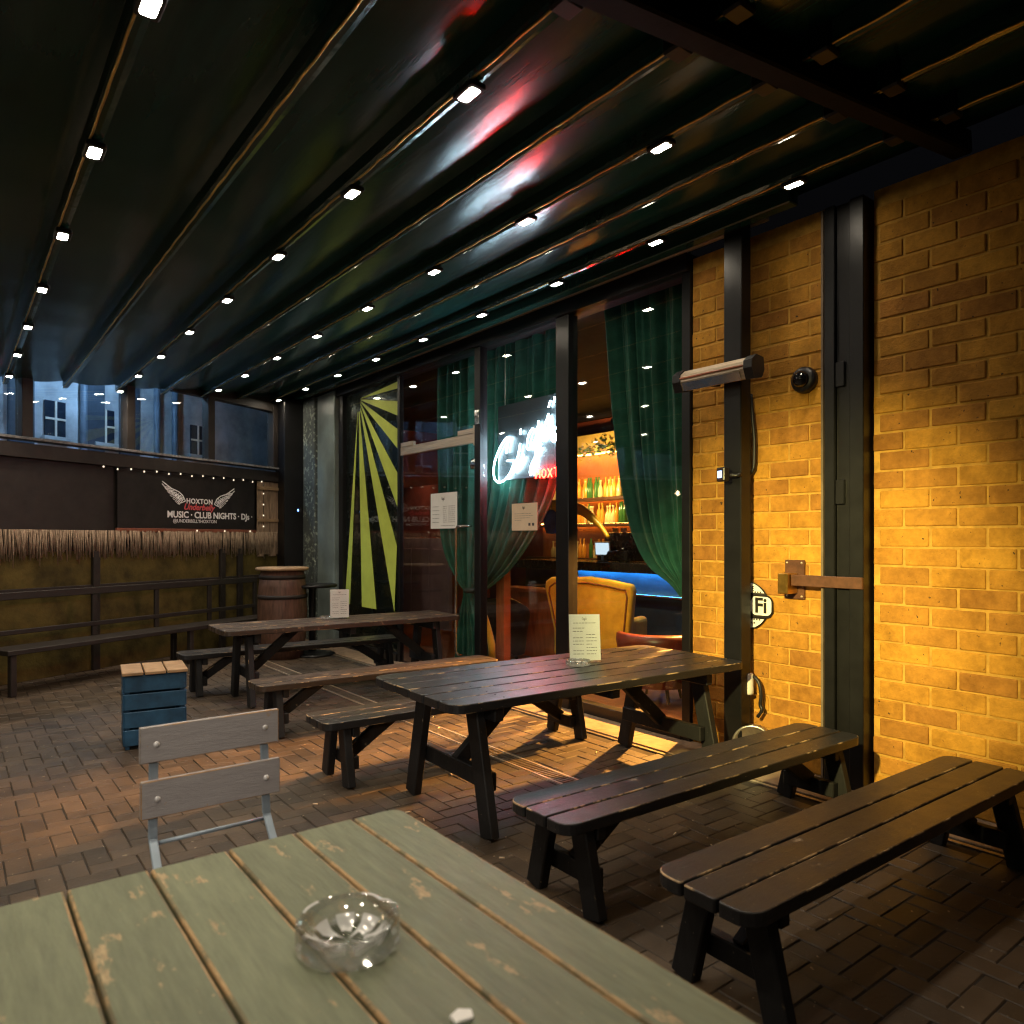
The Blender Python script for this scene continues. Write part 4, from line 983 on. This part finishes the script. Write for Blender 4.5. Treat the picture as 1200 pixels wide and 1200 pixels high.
m = MB(); m.box((.07, (yA+yB)/2, .905), (.34, yA-yB+.36, .045), bev=.006); m.build('ledge', ORANGEWOOD, oc)
# bar
bX = 7.6; y0b, y1b = 4.6, 9.7
ba = thing('bar_counter', 'long bar counter with glowing blue front and black top', 'bar', (bX, 0, 0))
m = MB(); m.box((.35, (y0b+y1b)/2, 1.215), (.80, y1b-y0b, .07), bev=.008); m.build('bar_top', BARBLACK, ba)
m = MB(); m.box((.30, (y0b+8.35)/2, 1.0), (.5, 8.35-y0b-.1, .34), bev=.006); m.build('blue_fascia', BARBLUE, ba)
m = MB(); m.box((.33, (y0b+y1b)/2, .41), (.5, y1b-y0b-.1, .82), bev=.006); m.build('front_panel', simple('dark navy panel', (.012, .022, .045), .4), ba)
m = MB(); m.box((-.01, (y0b+8.35)/2, 1.172), (.03, 8.35-y0b-.1, .012)); m.build('light_strip', STRIPB, ba)
m = MB(); m.box((-.066, (y0b+y1b)/2, 1.185), (.028, y1b-y0b, .13), bev=.004); m.build('front_lip', BARBLACK, ba)
m = MB(); m.box((.03, (y0b+8.35)/2, .81), (.04, 8.35-y0b-.1, .03), bev=.004); m.build('trim_rail', CHROME, ba)
bb = thing('back_bar', 'amber lit back bar shelving behind the counter', 'shelving', (9.25, 0, 0))
s0, s1 = 7.3, 11.3
m = MB(); m.box((.24, (s0+s1)/2, 2.1), (.04, s1-s0, 2.3)); m.build('back_panel', simple('warm back panel', (.26, .085, .02), .5, 0, .4, .25, 4), bb)
for z in (2.33, 1.87):
    m = MB(); m.box((.0, (s0+s1)/2, z-.03), (.36, s1-s0, .05), bev=.004); sh = m.build('shelf', SHELFWOOD, bb)
    q = MB(); q.box((.19, (s0+s1)/2, z+.012), (.02, s1-s0, .02)); q.build('light_strip', STRIPO, sh)
m = MB(); m.box((.0, (s0+s1)/2, .62), (.45, s1-s0, 1.24), bev=.006); m.build('lower_cabinet', SHELFWOOD, bb)
m = MB(); m.box((.02, (s0+s1)/2, 3.30), (.42, s1-s0, .30), bev=.006); m.build('bulkhead', simple('ochre bulkhead', (.42, .28, .07), .6), bb)
q = MB(); q.box((.10, (s0+s1)/2, 3.14), (.06, s1-s0, .015)); q.build('light_strip', STRIPO, bb)
profs = {'a': [(0, 0), (.042, 0), (.045, .02), (.045, .19), (.035, .225), (.016, .26), (.014, .33), (.018, .335), (.018, .35), (0, .35)],
         'b': [(0, 0), (.05, 0), (.053, .02), (.05, .13), (.03, .18), (.015, .21), (.015, .27), (.022, .275), (.022, .305), (0, .305)],
         'c': [(0, 0), (.037, 0), (.039, .01), (.039, .24), (.020, .28), (.015, .34), (.018, .36), (0, .36)]}
prot = {}
bl = {'a': ('amber', AMBER), 'b': ('pale', CLEARBOTTLE), 'c': ('green', GREENBOTTLE)}
def bottle(kind, loc, shelf):
    nm, mt = bl[kind]; lab = f'{nm} liquor bottle on the {shelf} of the lit back bar'; grp = f'{nm} bottles on the {shelf}'
    if kind not in prot: m = MB(); m.lathe(profs[kind], 14); o = m.build('bottle', mt, loc=loc); prot[kind] = o
    else: o = prot[kind].copy(); COL.objects.link(o); o.location = loc
    tag(o, lab, 'bottle', grp)
for z, shelf, n in ((2.33, 'upper shelf', 44), (1.87, 'lower shelf', 44), (1.245, 'cabinet top', 22)):
    for k in range(n):
        y = 8.0+k*(2.75/n)+rnd.uniform(-.02, .02); kind = rnd.choices('abc', (6, 4, 1.4))[0]; bottle(kind, (9.17+rnd.uniform(-.05, .04), y, z), shelf)
m = MB(); rnd = random.Random(8)
for k in range(420):
    y = rnd.uniform(7.9, 10.9); p = Vector((9.0+rnd.uniform(-.10, .03), y, 3.22+rnd.gauss(0, .07)-.10*abs(math.sin(y*3.1)))); s_ = rnd.uniform(.03, .06)
    u = Vector((rnd.gauss(0, 1), rnd.gauss(0, 1), rnd.gauss(0, 1))).normalized(); w_ = u.orthogonal().normalized()
    m.add([p-u*s_, p+w_*s_*.6, p+u*s_, p-w_*s_*.6], [(0, 1, 2, 3)])
tag(m.build('ivy_garland', LEAF), 'leafy ivy garland trailing along the top of the back bar', 'garland')
# things on the bar
cm = thing('coffee_machine', 'black espresso machine on the bar counter', 'coffee machine', at(728, 660, 8.0)); cm.location.z = 1.252
m = MB(); m.box((0, 0, .09), (.42, .62, .16), bev=.02, seg=2); m.box((.08, 0, .30), (.28, .60, .28), bev=.03, seg=2); m.build('body', BARBLACK, cm)
m = MB()
for y_ in (-.16, .16): m.lathe([(0, .12), (.03, .12), (.035, .17), (0, .17)], 14, c=(-.12, y_, .05)); m.tube([(-.12, y_, .19), (-.25, y_, .17)], .012, 8)
m.build('group_head', CHROME, cm)
m = MB()
for k in range(6): m.lathe([(0, 0), (.03, 0), (.038, .06), (.034, .06), (.026, .005), (0, .005)], 12, c=(.02+.08*(k % 2), -.22+.09*k, .445))
m.build('cup', PIPEWHITE, cm)
tl = thing('till_screen', 'white glowing till screen on the bar beside the coffee machine', 'till', at(706, 655, 7.75)); tl.location.z = 1.252
Mt = Matrix.Rotation(R(35), 4, 'Z') @ Matrix.Translation((0, 0, .20)) @ Matrix.Rotation(R(-18), 4, 'Y')
m = MB(); m.box((0, 0, 0), (.03, .24, .22), M=Mt, bev=.006); m.build('casing', PIPEWHITE, tl)
m = MB(); m.box((-.018, 0, 0), (.004, .20, .18), M=Mt); m.build('display', SCREEN, tl)
m = MB(); m.lathe([(0, 0), (.09, 0), (.09, .01), (.02, .03), (.018, .1), (0, .1)], 16); m.build('stand', RUBBER, tl)
m = MB(); arc = [at(x, y, 7.2) for x, y in ((644, 592), (655, 591), (668, 593), (682, 598), (695, 608), (705, 618), (713, 630))]
m.tube(smooth_path(arc), [.03+.05*math.sin(PI*min(1, .15+k/24)) for k in range(25)], 10)
tag(m.build('yellow_arc_lamp', YELLOWPAINT), 'bright yellow curved arc hanging above the bar counter', 'decoration')
m = MB(); tri = [at(x, y, 7.15) for x, y in ((644, 592), (659, 594), (660, 622))]; m.add(tri+[p+Vector((.04, 0, 0)) for p in tri], [(0, 1, 2), (5, 4, 3), (0, 3, 4, 1), (1, 4, 5, 2), (2, 5, 3, 0)]); tag(m.build('pennant', YELLOWPAINT), 'yellow triangular pennant left of the window mullion', 'pennant')
m = MB(); lp = at(646, 612, 6.9); m.lathe([(0, -.17), (.07, -.16), (.11, -.06), (.12, .05), (.08, .14), (.03, .18), (0, .18)], 18, c=lp); m.tube([lp+Vector((0, 0, .18)), Vector((lp.x, lp.y, 3.78))], .005, 5); tag(m.build('pendant_lamp', PURPLE), 'blue purple glass pendant hanging behind the window', 'pendant lamp')
sp = thing('loudspeaker', 'black loudspeaker hung from the ceiling behind the right window', 'loudspeaker', at(738, 484, 6.3))
m = MB(); m.box((0, 0, 0), (.26, .26, .40), M=Matrix.Rotation(R(30), 4, 'Y'), bev=.02); m.build('cabinet', RUBBER, sp)
m = MB(); m.tube([(0, 0, .15), (.05, 0, 3.78-sp.location.z)], .015, 8); m.build('bracket', RUBBER, sp)

# ------------------------------------------------------------------ festoon behind the seating (mirrored in the glass)
fs_ = thing('festoon_lights', 'sagging festoon string of round warm bulbs on the street side', 'string lights', (-1.15, 9, 2.4))
pts = [Vector((0, -3+.45*k, .02*math.cos(k))) for k in range(15)]
m = MB(); m.tube([p+Vector((0, 0, .05)) for p in pts], .006, 6); m.build('wire', RUBBER, fs_)
for p in pts: m = MB(); m.lathe([(0, -.045), (.028, -.03), (.036, -.005), (.024, .025), (.013, .045), (0, .048)], 10, c=p); m.build('bulb', BULB, fs_)

# ------------------------------------------------------------------ lights
def lamp(kind, name, loc, energy, color, size=.1, aim=None, cone=None, blend=.5):
    d = bpy.data.lights.new(name, kind); d.energy = energy; d.color = color
    d.shadow_soft_size = size
    if cone: d.spot_size = R(cone); d.spot_blend = blend
    o = bpy.data.objects.new(name, d); COL.objects.link(o); o.location = loc
    if aim is not None: o.rotation_euler = (Vector(aim)-Vector(loc)).to_track_quat('-Z', 'Y').to_euler()
    return o
lamp('SPOT', 'amber_spotlight', (-.3, 1.45, 2.75), 2100, (1, .82, .30), .08, (4.65, 2.75, 1.0), 38, 1.0)
lamp('SPOT', 'front_fill_spot', (-4.5, -2.2, 3.4), 520, (1, .88, .74), .25, (3.0, 7.0, .8), 46, 1.0)  # unseen fill added behind the camera to lift menus and notices
# unseen spots inside the bar
lamp('SPOT', 'bar_spot', (4.95, 5.35, 3.5), 230, (1, .76, .44), .06, (5.75, 5.2, .7), 50, .8)
lamp('SPOT', 'bar_spot', (5.6, 6.3, 3.3), 200, (1, .55, .2), .08, (6.1, 5.95, .6), 60, .8)
lamp('SPOT', 'bar_spot', (7.9, 9.0, 2.75), 380, (1, .6, .22), .08, (9.2, 9.2, 2.6), 110, .9)  # added to brighten the bulkhead and back bar
lamp('SPOT', 'bar_spot', (6.4, 7.0, 3.6), 420, (1, .75, .4), .05, (7.2, 6.75, 1.9), 45, .6)  # added to brighten the yellow arc
lamp('SPOT', 'bar_spot', (5.2, 9.2, 2.9), 25, (1, .6, .4), .08, (5.56, 9.6, 1.2), 90, .9)
lamp('SPOT', 'bar_spot', (6.7, 4.7, 2.2), 4200, (1, .40, .08), .06, (3.5, 4.55, .0), 46, .7)
lamp('SPOT', 'bar_spot', (6.9, 5.9, 1.9), 4200, (1, .40, .08), .06, (2.9, 5.0, .0), 30, .7)

w = bpy.data.worlds.new('World'); S.world = w; w.use_nodes = True
nt = w.node_tree; bg = nt.nodes['Background']; sky = nt.nodes.new('ShaderNodeTexSky'); sky.sky_type = 'NISHITA'; sky.sun_disc = False
sky.sun_elevation = R(-4); sky.sun_rotation = R(200)
nt.links.new(sky.outputs['Color'], bg.inputs['Color']); bg.inputs['Strength'].default_value = .12

S.render.engine = 'CYCLES'
S.view_settings.view_transform = 'Standard'; S.view_settings.look = 'None'; S.view_settings.gamma = 1; S.view_settings.exposure = .18
cy = S.cycles
cy.use_denoising = True; cy.filter_width = 1.2
try: cy.denoiser = 'OPENIMAGEDENOISE'
except Exception: pass
cy.max_bounces = 10; cy.diffuse_bounces = 4; cy.glossy_bounces = 5; cy.transmission_bounces = 10; cy.transparent_max_bounces = 16
cy.sample_clamp_indirect = 6; cy.caustics_reflective = True; cy.caustics_refractive = True; cy.blur_glossy = .5
